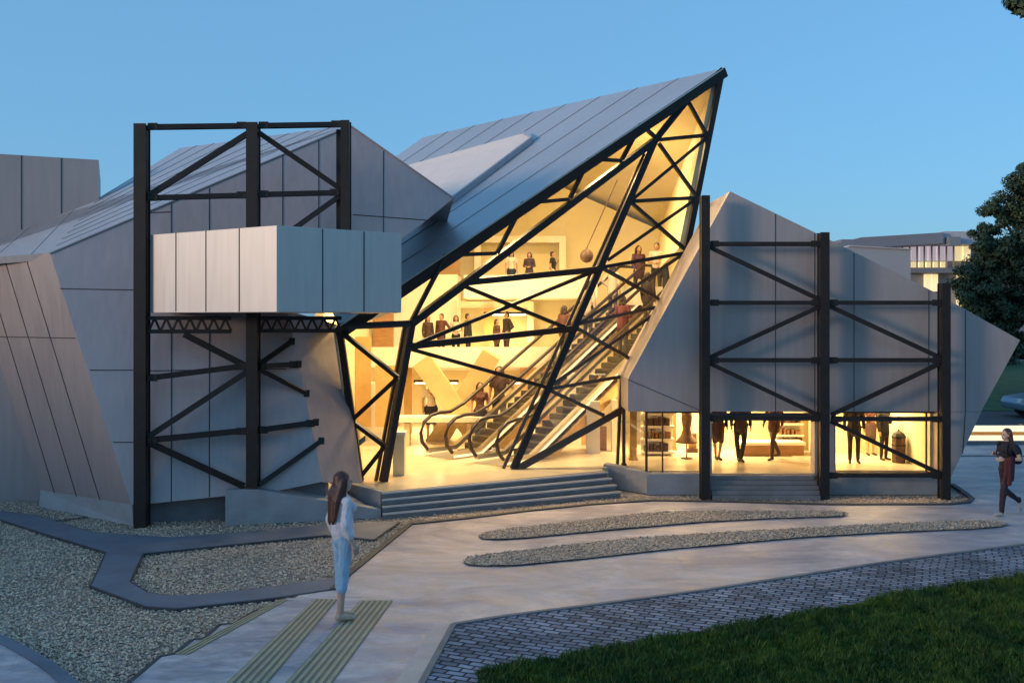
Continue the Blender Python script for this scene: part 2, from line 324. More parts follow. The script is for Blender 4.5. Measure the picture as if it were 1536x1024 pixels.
# gravel islands with raised rims
def island(px):
    c = [gr(x, y) for x, y in px]
    bm = bmesh.new(); bm.faces.new([bm.verts.new((p.x, p.y, .034)) for p in c]); bmesh.ops.recalc_face_normals(bm, faces=bm.faces)
    out = [v.co.copy() for v in bm.verts]; bmesh.ops.inset_region(bm, faces=bm.faces[:], thickness=.10)
    inner = [f for f in bm.faces if len(f.verts) == len(px)][0]; inn = [v.co.copy() for v in inner.verts]
    ring = [f for f in bm.faces if f != inner]
    rb = MB()
    for f in ring: rb.prism([v.co + V((0, 0, .075)) for v in f.verts], (0, 0, -.1))
    me_in = MB(); me_in.poly([(p.x, p.y, .055) for p in inn]); bm.free()
    return rb, me_in, inn
def arcpts(px, n=1): return px
I1 = [(717, 808), (722, 804), (760, 797), (860, 786), (940, 776), (1002, 771), (1060, 770), (1160, 770), (1250, 770), (1268, 772), (1272, 775), (1262, 778), (1160, 781), (1060, 786), (930, 797), (785, 811), (745, 813), (725, 812)]
I2 = [(694, 846), (700, 841), (717, 837), (830, 824), (945, 811), (1090, 802), (1230, 794), (1320, 790), (1401, 786), (1470, 784), (1500, 785), (1513, 789), (1505, 793), (1458, 797), (1340, 802), (1230, 808), (1110, 818), (1002, 828), (880, 842), (774, 852), (725, 853), (702, 851)]
INN = []
for nm, px in (('first', I1), ('second', I2)):
    rb, gi, inn = island(px); INN.append(inn)
    tag(rb.build('island_kerb', 'kerb', bevel=.01), kind='structure'); tag(gi.build('island_gravel', 'gravel'), kind='structure')
# tactile strips: raised ribs
def strip(p0, p1, q0, q1, ribs, label):
    a0, a1, b0, b1 = (V((*gr(*p).xy, .034)) for p in (p0, p1, q0, q1))
    mb = MB(); mb.poly([a0, a1, b1, b0], 0)
    for i in range(ribs):
        t0 = (i + .2) / ribs; t1 = (i + .72) / ribs
        s0, s1 = a0.lerp(a1, t0), a0.lerp(a1, t1); e0, e1 = b0.lerp(b1, t0), b0.lerp(b1, t1)
        mb.prism([s0 + V((0, 0, .008)), s1 + V((0, 0, .008)), e1 + V((0, 0, .008)), e0 + V((0, 0, .008))], (0, 0, -.007), 1)
    o = mb.build('tactile_strip', [mat('tactile_base', (.20, .19, .17), .7, var=.15), 'tact'])
    return tag(o, label, 'tactile paving', 'ribbed tactile strips in the paving')
strip((471, 902), (507, 902), (255, 1110), (335, 1110), 5, 'ribbed beige tactile strip running to the left of the woman')
strip((540, 904), (590, 904), (355, 1110), (440, 1110), 6, 'ribbed beige tactile strip under the sandals of the woman')
strip((418, 903), (432, 903), (262, 985), (284, 985), 3, 'narrow ribbed tactile strip at the jagged edge of the gravel')
# joints across the paving in the foreground
b = MB()
for p, q in (((395, 931), (470, 930)), ((230, 1004), (330, 1003)), ((520, 905), (690, 905))):
    pass
# road behind on the right
for nm, y0, y1, z, m in (('road', 29.2, 40, .0, 'asphalt'), ('pavement', 26.6, 29.2, .02, 'plaza')):
    b = MB(); b.poly([(10, y0, z), (120, y0, z), (120, y1, z), (10, y1, z)]); tag(b.build(nm, m), kind='structure')
b = MB(); b.box((9.6, 29.1, -.02), (120, 29.3, .12)); b.box((9.6, 26.55, -.02), (60, 26.65, .05)); tag(b.build('road_kerb', 'kerb'), kind='structure')
b = MB(); b.poly([(8, 40, .02), (140, 40, .02), (150, 62, 1.1), (8, 62, 1.1)]); struct('grass_bank', b, mat('far_grass', (.035, .085, .025), .9, var=.35, scale=1.2, bump=.4))
b = MB(); b.poly([(8, 62, 1.1), (150, 62, 1.1), (150, 68, 1.15), (8, 68, 1.15)]); struct('far_path', b, 'plaza')

# ---- loose stones on the gravel (stuff) ----
def inside(poly, x, y):
    n = len(poly); c = np.zeros(len(x), bool); j = n - 1
    for i in range(n):
        xi, yi, xj, yj = poly[i][0], poly[i][1], poly[j][0], poly[j][1]
        t = ((yi > y) != (yj > y)) & (x < (xj - xi) * (y - yi) / (yj - yi + 1e-12) + xi); c ^= t; j = i
    return c
PATHP = [tuple(gr(x, y).xy) for x, y in pA]; PLZP = [tuple(p.xy) for p in pl_poly]
def stones(name, x, y, z, rmin, rmax, m):
    n = len(x); base = np.array([(1, 0, 0), (-1, 0, 0), (0, 1, 0), (0, -1, 0), (0, 0, 1), (0, 0, -.6)], float)
    fs = np.array([(0, 2, 4), (2, 1, 4), (1, 3, 4), (3, 0, 4), (2, 0, 5), (1, 2, 5), (3, 1, 5), (0, 3, 5)])
    r = rng.uniform(rmin, rmax, n)[:, None] * rng.uniform(.6, 1.25, (n, 3)); a = rng.uniform(0, 6.28, n)
    vx = base[None] * r[:, None, :]; ca, sa = np.cos(a)[:, None], np.sin(a)[:, None]
    xs = vx[..., 0] * ca - vx[..., 1] * sa + x[:, None]; ys = vx[..., 0] * sa + vx[..., 1] * ca + y[:, None]; zs = vx[..., 2] * .8 + z + r[:, 2:3] * .35
    v = np.stack([xs, ys, zs], -1).reshape(-1, 3); f = (fs[None] + (np.arange(n) * 6)[:, None, None]).reshape(-1, 3)
    me = bpy.data.meshes.new(name); me.vertices.add(len(v)); me.vertices.foreach_set('co', v.ravel())
    me.loops.add(f.size); me.loops.foreach_set('vertex_index', f.ravel().astype(np.int32))
    me.polygons.add(len(f)); me.polygons.foreach_set('loop_start', np.arange(0, f.size, 3, dtype=np.int32)); me.polygons.foreach_set('loop_total', np.full(len(f), 3, np.int32))
    me.polygons.foreach_set('use_smooth', np.ones(len(f), bool))
    me.update(calc_edges=True); me.materials.append(m); o = bpy.data.objects.new(name, me); COL.objects.link(o); return o
def stone_mat():
    m = leaf_mat('pebble', (.19, .135, .105), (.88, .68, .50)); return m
M['pebble'] = stone_mat()
N0 = 70000
d = 9.2 + 10.8 * rng.random(N0) ** 1.25; px = rng.uniform(-30, 640, N0); x = (px - CX) / F * d; y = d
k = ~inside(PATHP, x, y) & ~inside(PLZP, x, y)
o = stones('gravel', x[k], y[k], -.005, .010, .024, M['pebble']); tag(o, kind='stuff')
xs, ys = [], []
for inn in INN:
    P2 = np.array([(p.x, p.y) for p in inn]); lo, hi = P2.min(0), P2.max(0)
    x = rng.uniform(lo[0], hi[0], 22000); y = rng.uniform(lo[1], hi[1], 22000); k = inside([tuple(p) for p in P2], x, y); xs.append(x[k]); ys.append(y[k])
o = stones('island_pebbles', np.concatenate(xs), np.concatenate(ys), .058, .010, .022, M['pebble']); tag(o, kind='stuff')
px = rng.uniform(640, 1460, 16000); yy = rng.uniform(738, 790, 16000)
dd = 3.7 * F / (yy - HY); x = (px - CX) / F * dd; k = ~inside(PLZP, x, dd) & (dd < 20.85)
o = stones('border_pebbles', x[k], dd[k], -.005, .010, .024, M['pebble']); tag(o, kind='stuff')

# ---- lawn ----
lawn_px = [(717, 1022), (850, 994), (979, 969), (1080, 953), (1173, 938), (1270, 919), (1356, 900), (1440, 887), (1515, 876), (1700, 852)]
lw = [gr(x, y) for x, y in lawn_px]
lawnp = [tuple(p.xy) for p in lw] + [(24, 10), (12, 4), (-.2, 5.5)]
b = MB(); b.prism([(x, y, .075) for x, y in lawnp], (0, 0, -.1)); tag(b.build('lawn', 'earth'), kind='structure')
def blades(name, n, box, poly, z, hmin, hmax, m):
    x = rng.uniform(box[0], box[2], n); y = rng.uniform(box[1], box[3], n); k = inside(poly, x, y); x, y = x[k], y[k]; n = len(x)
    cl = .5 + .5 * np.sin(x * 5.1 + 2 * np.sin(y * 3.3)) * np.sin(y * 6.3 + 1.7 * np.sin(x * 2.1)); cl2 = .5 + .5 * np.sin(x * 11.3 + 3 * np.sin(y * 7.1)) * np.sin(y * 13.7 + 2.3 * np.sin(x * 6.2)); h = rng.uniform(hmin, hmax, n) * (.35 + .6 * cl + .75 * cl2 ** 2)
    a = rng.uniform(0, 6.28, n); w = rng.uniform(.003, .007, n); l = rng.uniform(.0, .7, n) * h; la = rng.uniform(0, 6.28, n)
    dx, dy = np.cos(a) * w, np.sin(a) * w; tx, ty = x + np.cos(la) * l, y + np.sin(la) * l; zz = np.full(n, z)
    mxx, myy = x + np.cos(la) * l * .35, y + np.sin(la) * l * .35
    v = np.stack([np.stack([x - dx, y - dy, zz], -1), np.stack([x + dx, y + dy, zz], -1), np.stack([mxx + dx * .8, myy + dy * .8, zz + h * .6], -1), np.stack([tx, ty, zz + h], -1), np.stack([mxx - dx * .8, myy - dy * .8, zz + h * .6], -1)], 1).reshape(-1, 3)
    i = np.arange(n)[:, None] * 5; f = (i + np.array([[0, 1, 2, 3, 4]])).reshape(-1)
    me = bpy.data.meshes.new(name); me.vertices.add(len(v)); me.vertices.foreach_set('co', v.ravel())
    me.loops.add(len(f)); me.loops.foreach_set('vertex_index', f.astype(np.int32))
    me.polygons.add(n); me.polygons.foreach_set('loop_start', np.arange(0, n * 5, 5, dtype=np.int32)); me.polygons.foreach_set('loop_total', np.full(n, 5, np.int32))
    me.update(calc_edges=True); me.materials.append(m); o = bpy.data.objects.new(name, me); COL.objects.link(o); return o
o = blades('grass', 420000, (-.6, 8.6, 9.5, 16), lawnp, .07, .05, .12, M['grassb']); tag(o, kind='stuff')
# ================= left angular building =================
B1 = at(197, 757, 17.8); C1 = at(75, 380, 18.5); PK = at(526, 189, 20.0)
FW = Plane(B1, C1, PK)                       # gable wall behind the steel frame
PL = at(60, 735, 19.7); LW = Plane(B1, C1, PL)   # wall leaning out on the left
RT = Plane(C1, PK, at(270, 222, 22.5))       # roof
LB = thing('angular_building', 'angular metal clad building with a folded roof, leaning left wall and steel frame in front', 'building', (B1.x, B1.y, 0))
def facade(mb, pl, pxs, depth=.3, mi=0):
    pts = [pl(*p) for p in pxs]; mb.prism(pts, -pl.n * depth, mi)
# gable wall (left and lit part) with joints
b = MB()
facade(b, FW, [(75, 380), (205, 325), (526, 189), (680, 297), (640, 330), (585, 372), (560, 470), (432, 468), (484, 722), (420, 735), (225, 755), (197, 757)], .04)
for p, q in [((90, 433), (205, 435)), ((135, 555), (205, 555)), ((170, 663), (205, 663)), ((257, 305), (257, 470)), ((314, 282), (314, 470)), ((424, 232), (424, 470)), ((478, 210), (478, 470)),
             ((529, 322), (648, 331)), ((575, 226), (575, 470)), ((257, 500), (257, 752)), ((314, 500), (314, 745)), ((371, 500), (371, 738)), ((225, 556), (430, 553)), ((205, 320), (257, 318))]:
    seam(b, FW, p, q)
b.build('front_wall', ['cladf', 'seam'], LB)
# thin trim along the roof edge of the gable
b = MB(); 
for p, q in (((75, 380), (526, 189)), ((526, 189), (680, 297))):
    b.bar(FW(*p) + FW.n * .012, FW(*q) + FW.n * .012, .022, .03, FW.n)
b.build('roof_trim', 'clad', LB)
# roof
b = MB(); rp = [(75, 379), (526, 188), (470, 195), (345, 212), (270, 222), (148, 297), (0, 358), (-150, 420), (-150, 397), (0, 385)]
b.prism([RT(*p) for p in rp], -RT.n * .15)
e0, e1 = RT(75, 379), RT(526, 188); up = (RT(270, 222) - RT(526, 188)).normalized()
for k in range(1, 9):       # standing seams follow the gable edge
    t = k / 9
    a = RT(75, 379).lerp(RT(-100, 412), t) if False else RT(75 - 0 * t, 379).lerp(RT(148, 297), t); c = RT(526, 188).lerp(RT(270, 222), t)
    b.bar(a + RT.n * .004, c + RT.n * .004, .014, .010, RT.n, 1)
for k in range(1, 6):
    t = k / 6; a = RT(75, 379).lerp(RT(526, 188), t); c = a + (RT(148, 297) - RT(75, 379)) * .98
for k in range(4):
    t = (k + .5) / 4; a = RT(75, 379).lerp(RT(-150, 397), t * .9); c = RT(148, 297).lerp(RT(-150, 420), t * .95); b.bar(a + RT.n * .004, c + RT.n * .004, .012, .008, RT.n, 1)
b.build('roof', ['roofing', 'seamr'], LB)
# upstand block on the roof
b = MB(); q0, q1 = RT(148, 300), RT(-150, 421); z1 = at(148, 240, q1.y * 0 + q0.y).z; z0 = at(0, 231, RT(0, 358).y).z
ql = RT(0, 358); dirv = (q0 - ql); dirv.z = 0
tl = V((ql.x, ql.y, z0)); tr = V((q0.x, q0.y, z1)); ext = -1.0
qe = RT(-150, 421); te = tl + (tl - tr) * ((qe - ql).xy.length / (q0 - ql).xy.length)
b.prism([q0 - V((0, 0, .3)), tr, tl, te, V((te.x, te.y, qe.z - .6))], (-1.2, 3.0, 0))
BP = Plane(q0, tr, tl)
for p, q in [((32, 233), (32, 344)), ((92, 237), (92, 320))]: seam(b, BP, p, q)
b.build('roof_upstand', ['clad', 'seam'], LB)
# leaning left wall
b = MB(); facade(b, LW, [(75, 380), (197, 757), (60, 735), (0, 545), (-60, 400), (-60, 391), (0, 385)])
for p, q in [((38, 383), (150, 749)), ((6, 385), (115, 744)), ((-25, 388), (82, 739)), ((0, 505), (113, 507)), ((-40, 506), (0, 505))]: seam(b, LW, p, q)
b.build('left_wall', ['clad', 'seam'], LB)
b = MB(); b.prism([at(62, 756, 20.4), at(62, 735, 20.4), at(0, 540, 20.4), at(-50, 390, 20.4), at(-200, 390, 20.4), at(-200, 757, 20.4)], (0, .3, 0)); b.build('side_wall', 'clad', LB)
# concrete plinth under the left wall
g0, g1 = gr(200, 789), gr(58, 760)
b = MB(); b.prism([V((g0.x, g0.y, 0)), V((g1.x, g1.y, 0)), V((*LW(60, 734).xy, LW(60, 734).z)), V((*LW(198, 756).xy, LW(198, 756).z))], (.18, .25, 0)); b.build('plinth', 'conc', LB, bevel=.01)
# set back plinth under the gable wall
b = MB(); p0, p1 = FW(198, 752), FW(485, 718); q = -FW.n * .18
b.prism([V((p0.x, p0.y + .22, 0)), V((p1.x, p1.y + .22, 0)), V((p1.x, p1.y + .22, p1.z + .1)), V((p0.x, p0.y + .22, p0.z + .1))], (0, .3, 0)); b.build('recessed_plinth', 'concd', LB)
# inclined inner wall that turns from the gable wall to the glass wing
a_top, b_bot = at(507, 492, 19.35), at(538, 723, 19.95)
IW = Plane(FW(432, 468), FW(484, 722), a_top.lerp(b_bot, .5))
b = MB(); pts = [FW(432, 467), IW(507, 488), IW(540, 724), FW(484, 723)]
b.prism(pts, (.03, .12, 0))
b.build('inner_wall', ['clad'], LB)
# back of the volume
b = MB(); bk = [RT(345, 212), RT(270, 222), RT(148, 297)]
b.prism([bk[0], V((bk[0].x, bk[0].y + .3, 0)), V((bk[2].x - 6, bk[2].y + 2, 0)), V((bk[2].x - 6, bk[2].y + 2, bk[2].z - .8)), bk[2], bk[1]], (0, .25, 0)); b.build('rear_wall', 'clad', LB)
b = MB(); pk2 = FW(526, 189); e = FW(680, 297)
b.prism([pk2, e, V((-1.62, 24, e.z - .25)), bk[0]], V((0, .02, -.03))); b.build('rear_roof', 'roofing', LB)
# projecting box bay
dC = 15.9
c0 = at(415, 338, dC); l0 = at(225, 352, 17.7); r0 = at(602, 350, 17.4)
zt, zb = c0.z, at(415, 468, dC).z
bl, br_ = V((l0.x, l0.y, 0)), V((r0.x, r0.y, 0)); cc0 = V((c0.x, c0.y, 0)); bb = V((-3.3, 19.6, 0))
bb1 = V((bl.x + .1, bl.y + 1.0, 0)); bb2 = V((br_.x - .3, br_.y + 1.8, 0))
foot = [bl, cc0, br_, bb2, bb1]
BX = MB(); BX.prism([V((p.x, p.y, zb)) for p in foot], (0, 0, zt - zb))
LF = Plane(V((c0.x, c0.y, zb)), V((c0.x, c0.y, zt)), V((l0.x, l0.y, zb))); RF = Plane(V((c0.x, c0.y, zb)), V((c0.x, c0.y, zt)), V((r0.x, r0.y, zb)))
for x in (264, 309, 359): seam(BX, LF, (x, 352 - (x - 225) * 14 / 190), (x, 467.5), .02)
for x in (484, 546): seam(BX, RF, (x, 339 + (x - 415) * 12 / 187), (x, 467.5), .02)
BX.build('projecting_bay', ['clad_box', 'seam'], LB, bevel=.012)

# ================= steel frame in front of the left building =================
FR = thing('steel_frame', 'tall dark steel frame holding the projecting box of the left building', 'steel frame', (at(213, 790, 17.7).x, 17.7, 0))
Y1, Y2, Y3 = 17.7, 18.02, 18.3
def post(px, top, Y, w, zb=0., par=None):
    b = MB(); t = at(px, top, Y); b.ibar(V((t.x, Y, zb)), V((t.x, Y, t.z)), w, .24, .03)
    b.box((t.x - w / 2 + .01, Y - .05, zb), (t.x + w / 2 - .01, Y + .05, t.z - .02))
    return b.build('post', 'steel', par)
post(213, 187, Y1, .215, 0, FR); post(380, 185, Y2, .205, at(380, 730, Y2).z, FR); post(519, 182, Y3, .16, at(519, 470, Y3).z, FR)
b = MB(); x3 = at(509, 190, Y3 + .25); b.bar(V((x3.x, Y3 + .25, zb)), V((x3.x, Y3 + .25, at(509, 195, Y3 + .25).z)), .10, .10); b.build('post', 'steel', FR)
def wallhit(px, py):
    p, q = FW(px, py), IW(px, py); return p.y + .02
def member(nm, p, q, Ya, Yb, w, par, kind='bar', m='steel'):
    b = MB(); a, c = at(*p, Ya), at(*q, Yb)
    if kind == 'i': b.ibar(a, c, w, .14, .02)
    else: b.bar(a, c, w, w * .9)
    o = b.build(nm, m, par)
    if kind == 'i':
        d = (c - a).normalized()
        for e, sg in ((a, 1), (c, -1)):
            g = MB(); k = e + d * sg * .10; g.box((k.x - .085, k.y - w / 2 - .022, k.z - .065), (k.x + .085, k.y - w / 2 - .008, k.z + .065))
            for dx in (-.06, .06):
                for dz in (-.04, .04): g.lathe(V((k.x + dx, k.y - w / 2 - .024, k.z + dz)), [(.012, -.006), (.012, .006)], 6)
            g.build('gusset_plate', m, o)
    return o
for p, q, Ya, Yb, w in [((222, 191), (372, 189), Y1, Y2, .085), ((388, 189), (513, 187), Y2, Y3, .085), ((222, 297), (372, 293), Y1, Y2, .085), ((388, 292), (511, 289), Y2, Y3, .085),
                       ((222, 567), (372, 548), Y1, Y2, .10), ((222, 660), (372, 645), Y1, Y2, .10), ((388, 549), (448, 546), Y2, wallhit(448, 546), .085), ((388, 645), (474, 633), Y2, wallhit(474, 633), .09)]:
    member('beam', p, q, Ya, Yb, w, FR, 'i')
for p, q, Ya, Yb, w in [((224, 293), (374, 199), Y1, Y2, .095), ((388, 199), (513, 285), Y2, Y3, .095), ((511, 293), (392, 378), Y3, Y2, .085), ((276, 501), (373, 551), Y1 + .05, Y2, .10),
                       ((222, 655), (373, 556), Y1, Y2, .095), ((224, 664), (366, 729), Y1, Y2, .10), ((389, 546), (438, 512), Y2, wallhit(438, 512), .085), ((389, 554), (460, 590), Y2, wallhit(460, 590), .075), ((389, 727), (482, 661), Y2, wallhit(482, 661), .09)]:
    member('brace', p, q, Ya, Yb, w, FR)
for x, y in ((448, 546), (474, 633), (438, 512), (460, 590), (482, 661)):
    b = MB(); k = FW(x, y) + FW.n * .012; ux = V((1, 0, 0)) - FW.n * FW.n.x; ux.normalize(); uy = FW.n.cross(ux)
    b.prism([k + ux * sx * .055 + uy * sy * .065 for sx, sy in ((-1, -1), (1, -1), (1, 1), (-1, 1))], -FW.n * .02); b.build('wall_plate', 'steel', FR)
# lattice girders below the box
for x0, x1, yt, yb, Ya, Yb in ((223, 347, 477, 497, Y1 - .02, Y2 - .1), (390, 512, 477, 496, Y2, Y3 + .1)):
    b = MB(); n = 7
    P = lambda x, y: at(x, y, Ya + (Yb - Ya) * (x - x0) / (x1 - x0))
    b.bar(P(x0, yt), P(x1, yt), .07); b.bar(P(x0, yb), P(x1, yb), .07)
    for i in range(n):
        xa = x0 + (x1 - x0) * i / n; xb = x0 + (x1 - x0) * (i + .5) / n; xc = x0 + (x1 - x0) * (i + 1) / n
        b.bar(P(xa, yb), P(xb, yt), .035); b.bar(P(xb, yt), P(xc, yb), .035)
    b.build('lattice_girder', 'steel', FR)
# ramp with its concrete parapet
RP = thing('concrete_ramp', 'concrete ramp with a sloping parapet beside the entrance steps', 'ramp', (gr(338, 789).x, gr(338, 789).y, 0))
r0g, r1g = gr(338, 789), gr(572, 777)
def onl(t, z): return V((r0g.x + (r1g.x - r0g.x) * t, r0g.y + (r1g.y - r0g.y) * t, z))
t38 = (385 - 338) / (572 - 338)
zA = at(338, 735, r0g.y).z; zB = at(572, 764, r1g.y).z
b = MB(); b.prism([onl(0, 0), onl(1, 0), onl(1, zB), onl(t38, zA - .01), onl(0, zA)], (-.03, .22, 0)); b.build('parapet', 'conc', RP, bevel=.012)
# ================= glass atrium =================
FZ = .45
c_ = gr(575, 722, FZ); m_ = gr(770, 703, FZ); d_ = at(617, 485, 20.1)
GL = Plane(c_, d_, m_)                       # left glass plane
N_ = GL(982, 211)
e_ = gr(926, 698, FZ)
GR = Plane(m_, N_, e_)                       # right glass plane
T_ = GR(1083, 105)
a_ = at(509, 490, 19.4); b_ = at(541, 722, 20.0); b_.z = FZ
AT = thing('glass_atrium', 'lit glass atrium shaped like a leaning shard with dark steel bracing', 'glass hall', (c_.x, c_.y, FZ))
R_ = O + ray(635, 207) * ((T_.z - H) / ray(635, 207).z)
RA = Plane(a_, T_, R_)                        # roof
rf = [(509, 488), (1083, 103), (635, 206), (598, 232), (430, 345)]
b = MB(); pts = [RA(*p) for p in rf]; b.prism(pts, -RA.n * .02, 0)
for k in range(1, 9):
    t = k / 9; a = RA(509, 488).lerp(RA(430, 345), t); c = RA(1083, 103).lerp(RA(635, 206), t)
    b.bar(a + RA.n * .006, c + RA.n * .006, .02, .014, RA.n, 1)
for t in (.33, .66):
    a = RA(509, 488).lerp(RA(1083, 103), t); c = RA(430, 345).lerp(RA(635, 206), t * .9); 
b.build('roof', ['roofing', 'seamr'], AT)
ci = [(512, 476), (1067, 110), (638, 209), (602, 236), (440, 345)]
b = MB(); b.prism([RA(*p) - RA.n * .05 for p in ci], -RA.n * .12); b.build('ceiling', 'cream', AT)
# raised pale roof light
b = MB(); up = RA.n
sk = [(560, 262), (785, 200), (797, 207), (680, 295), (640, 322)]
RU = Plane(a_ + up * .13, T_ + up * .13, R_ + up * .13)
tt = [RU(*p) for p in sk]; bs = [p - up * .125 for p in tt]
f0 = tt[0].lerp(tt[4], .45) - up * .05; f1 = tt[1].lerp(tt[3], .16) - up * .05
b.add(tt + [f0, f1], [(0, 1, 6, 5), (5, 6, 3, 4), (1, 2, 3, 6)], 0)
b.add(bs + tt, [(i, (i + 1) % 5, 5 + (i + 1) % 5, 5 + i) for i in range(5)], 1)
for i, j in ((1, 2), (2, 3), (3, 4)): b.bar(tt[i] + up * .01, tt[j] + up * .01, .07, .04, up, 1)
b.build('roof_light', ['pinkp', 'roofing'], AT)
# back slope of the roof and the rear and side walls
K_ = V((5.0, 33.5, 6.2)); L_ = RA(430, 345)
b = MB(); b.prism([T_, R_, V((R_.x, R_.y + .1, R_.z)), K_], (0, 0, -.2)); b.build('rear_roof', 'roofing', AT); b = MB(); dn = V((0, 0, -.24)); b.prism([T_ + dn + V((-.2, .3, -.1)), R_ + dn, K_ + dn], (0, 0, -.06)); b.build('ceiling', 'cream', AT)
RAz = lambda x, y: RA.p.z - ((x - RA.p.x) * RA.n.x + (y - RA.p.y) * RA.n.y) / RA.n.z
r_ = GR(1030, 372)
b = MB(); b.prism([T_ + V((-.06, .12, -.12)), V((4.85, 33.4, 6.1)), V((4.6, 33.4, 4.9)), r_ + V((-.05, .12, 0))], (-.12, 0, 0)); b.build('side_wall', 'cream', AT)
b = MB(); b.prism([r_ + V((-.02, .3, -.0)), V((4.6, 33.4, 4.9)), V((4.9, 33.4, 2.52)), V((4.9, 23.4, 2.52))], (.12, 0, 0)); b.build('side_wall', 'cream', AT)
rwp = [V((-4.1, 31.5, FZ)), V((4.9, 31.5, FZ)), V((4.9, 31.5, 6.4)), V((-1.55, 31.5, 9.25)), V((-4.1, 31.5, RAz(-4.1, 31.5) - .35))]
b = MB(); b.prism(rwp, (0, .2, 0)); b.build('rear_wall', 'cream', AT)
b = MB(); b.prism([V((-4.1, 20.8, FZ)), V((-4.1, 31.5, FZ)), V((-4.1, 31.5, RAz(-4.1, 31.5) - .4)), V((-4.1, 20.8, max(FZ + .5, RAz(-4.1, 20.8) - .4)))], (-.2, 0, 0)); b.build('left_inner_wall', 'cream', AT)
# floor and podium
pod_l, pod_r = gr(572, 737, FZ), gr(905, 705, FZ)
b = MB()
fl = [V((pod_l.x, pod_l.y, 0)), V((pod_r.x, pod_r.y, 0)), V((1.95, 21.75, 0)), V((2.5, 21.9, 0)), V((3.0, 21.3, 0)), V((9.2, 21.3, 0)), V((9.2, 31.4, 0)), V((-3.9, 31.4, 0)), V((-3.9, 20.6, 0)), V((b_.x - .12, 19.9, 0))]
b.prism([V((p.x, p.y, FZ)) for p in fl], (0, 0, -.42)); b.build('floor', 'floor', AT)
# ---- steelwork ----
def bar_on(nm, p, q, pl, w, m='steel', d=None, off=0.):
    b = MB(); a, c = (pl(*p) if pl else p), (pl(*q) if pl else q)
    n = pl.n if pl else V((0, -1, 0))
    b.bar(a + n * off, c + n * off, w, d or w, n); return b.build(nm, m, AT)
UP = lambda px, py: (lambda a, t: a)(None, None)
# roof edge: dark fascia with a thin pale drip edge
edge = lambda px: a_.lerp(T_, 0) if False else None
RE = Plane(a_, T_, d_)
def re(px, py): 
    # nearest point of the roof edge a_-T_ seen at px
    best = min((abs((lambda p: CX + F * p.x / p.y)(a_.lerp(T_, t)) - px), t) for t in [i / 400 for i in range(401)])
    return a_.lerp(T_, best[1])
b = MB(); b.bar(a_ + V((-.1, 0, -.1)) - RA.n * .08, T_ + V((.05, 0, .0)) - RA.n * .06, .12, .22, RA.n); b.build('roof_edge', 'steel', AT)
b = MB(); o = V((0, -.10, -.0)); b.bar(a_ + o, T_ + o, .022, .022, RA.n); b.build('drip_edge', 'steelp', AT)
def bseg(nm, A, B, w, n=V((0, -1, 0)), m='steel'):
    b = MB(); b.bar(A, B, w, w, n); return b.build(nm, m, AT)
bseg('chord', d_, N_, .15, GL.n); bseg('chord', N_, GR(1031, 150), .15, GR.n)
bseg('chord', GR(1031, 150), T_, .12, GR.n)
bseg('main_post', m_, N_, .15, GR.n); 
mo = V((-.22, .06, 0)); bseg('post_rail', m_ + mo, N_ + mo + V((-.02, 0, -.3)), .07, GR.n, 'bronze')
bseg('edge_post', T_, GR(1030, 372), .13, GR.n)
bseg('edge_post', GR(1030, 372), GR(932, 566), .07, GR.n, 'bronze'); bseg('edge_post', GR(932, 566), GR(926, 698), .06, GR.n, 'bronze')
bseg('wing_post', c_, d_, .14, GL.n); bseg('wing_post', b_, a_, .13); bseg('wing_rail', c_ + V((-.16, .1, 0)), d_ + V((-.14, .1, 0)), .06, GL.n, 'bronze')
bseg('beam', a_, d_, .13); bseg('post_rail', b_ + V((-.1, -.02, 0)), a_ + V((-.1, -.02, 0)), .04, V((0, -1, 0)), 'steelp')
WG = Plane(a_, b_, c_)
for p, q in [((513, 499), (597, 566)), ((530, 628), (597, 566)), ((530, 633), (577, 668)), ((540, 716), (578, 668))]: bseg('brace', WG(*p), WG(*q), .085, WG.n)
bseg('tie', a_, at(565, 468, 20.6), .10); bseg('tie', a_ + V((.05, .2, -.02)), at(600, 462, 21.5), .06)
for p, q, w in [((615, 519), (866, 492), .13), ((697, 424), (896, 404), .13)]: bseg('beam', GL(*p), GL(*q), w, GL.n)
for p, q in [((616, 519), (893, 406)), ((698, 430), (862, 497)), ((618, 524), (824, 582))]: bseg('brace', GL(*p), GL(*q), .078, GL.n)
# strip between roof edge and lower chord
dch = lambda px, py: (GL(px, py) if px < 983 else GR(px, py))
for p, q, u in [((669, 392), (618, 480), 0), ((669, 392), (744, 380), 0), ((785, 315), (746, 379), 0), ((785, 315), (853, 299), 0), ((883, 252), (855, 297), 0), ((883, 252), (932, 241), 0), ((961, 195), (933, 239), 0), ((961, 195), (984, 207), 0)]:
    bseg('brace', re(*p), GL(*q), .08, GL.n)
for p, q in [((1031, 150), (1059, 201)), ((988, 210), (1060, 203)), ((988, 215), (1046, 297)), ((1060, 207), (948, 300)), ((948, 302), (1042, 297)), ((948, 305), (1031, 377)), ((1042, 300), (912, 390)), ((903, 401), (1030, 379)),
             ((905, 403), (992, 451)), ((1025, 381), (870, 485)), ((868, 486), (984, 461)), ((865, 492), (943, 537)), ((977, 474), (828, 577)), ((826, 583), (931, 565)), ((826, 586), (906, 623))]:
    bseg('brace', GR(*p), GR(*q), .076, GR.n, 'bronze' if max(p[1], q[1]) > 430 else 'steel')
bseg('brace', GR(776, 703), GR(935, 613), .15, GR.n, 'bronze')
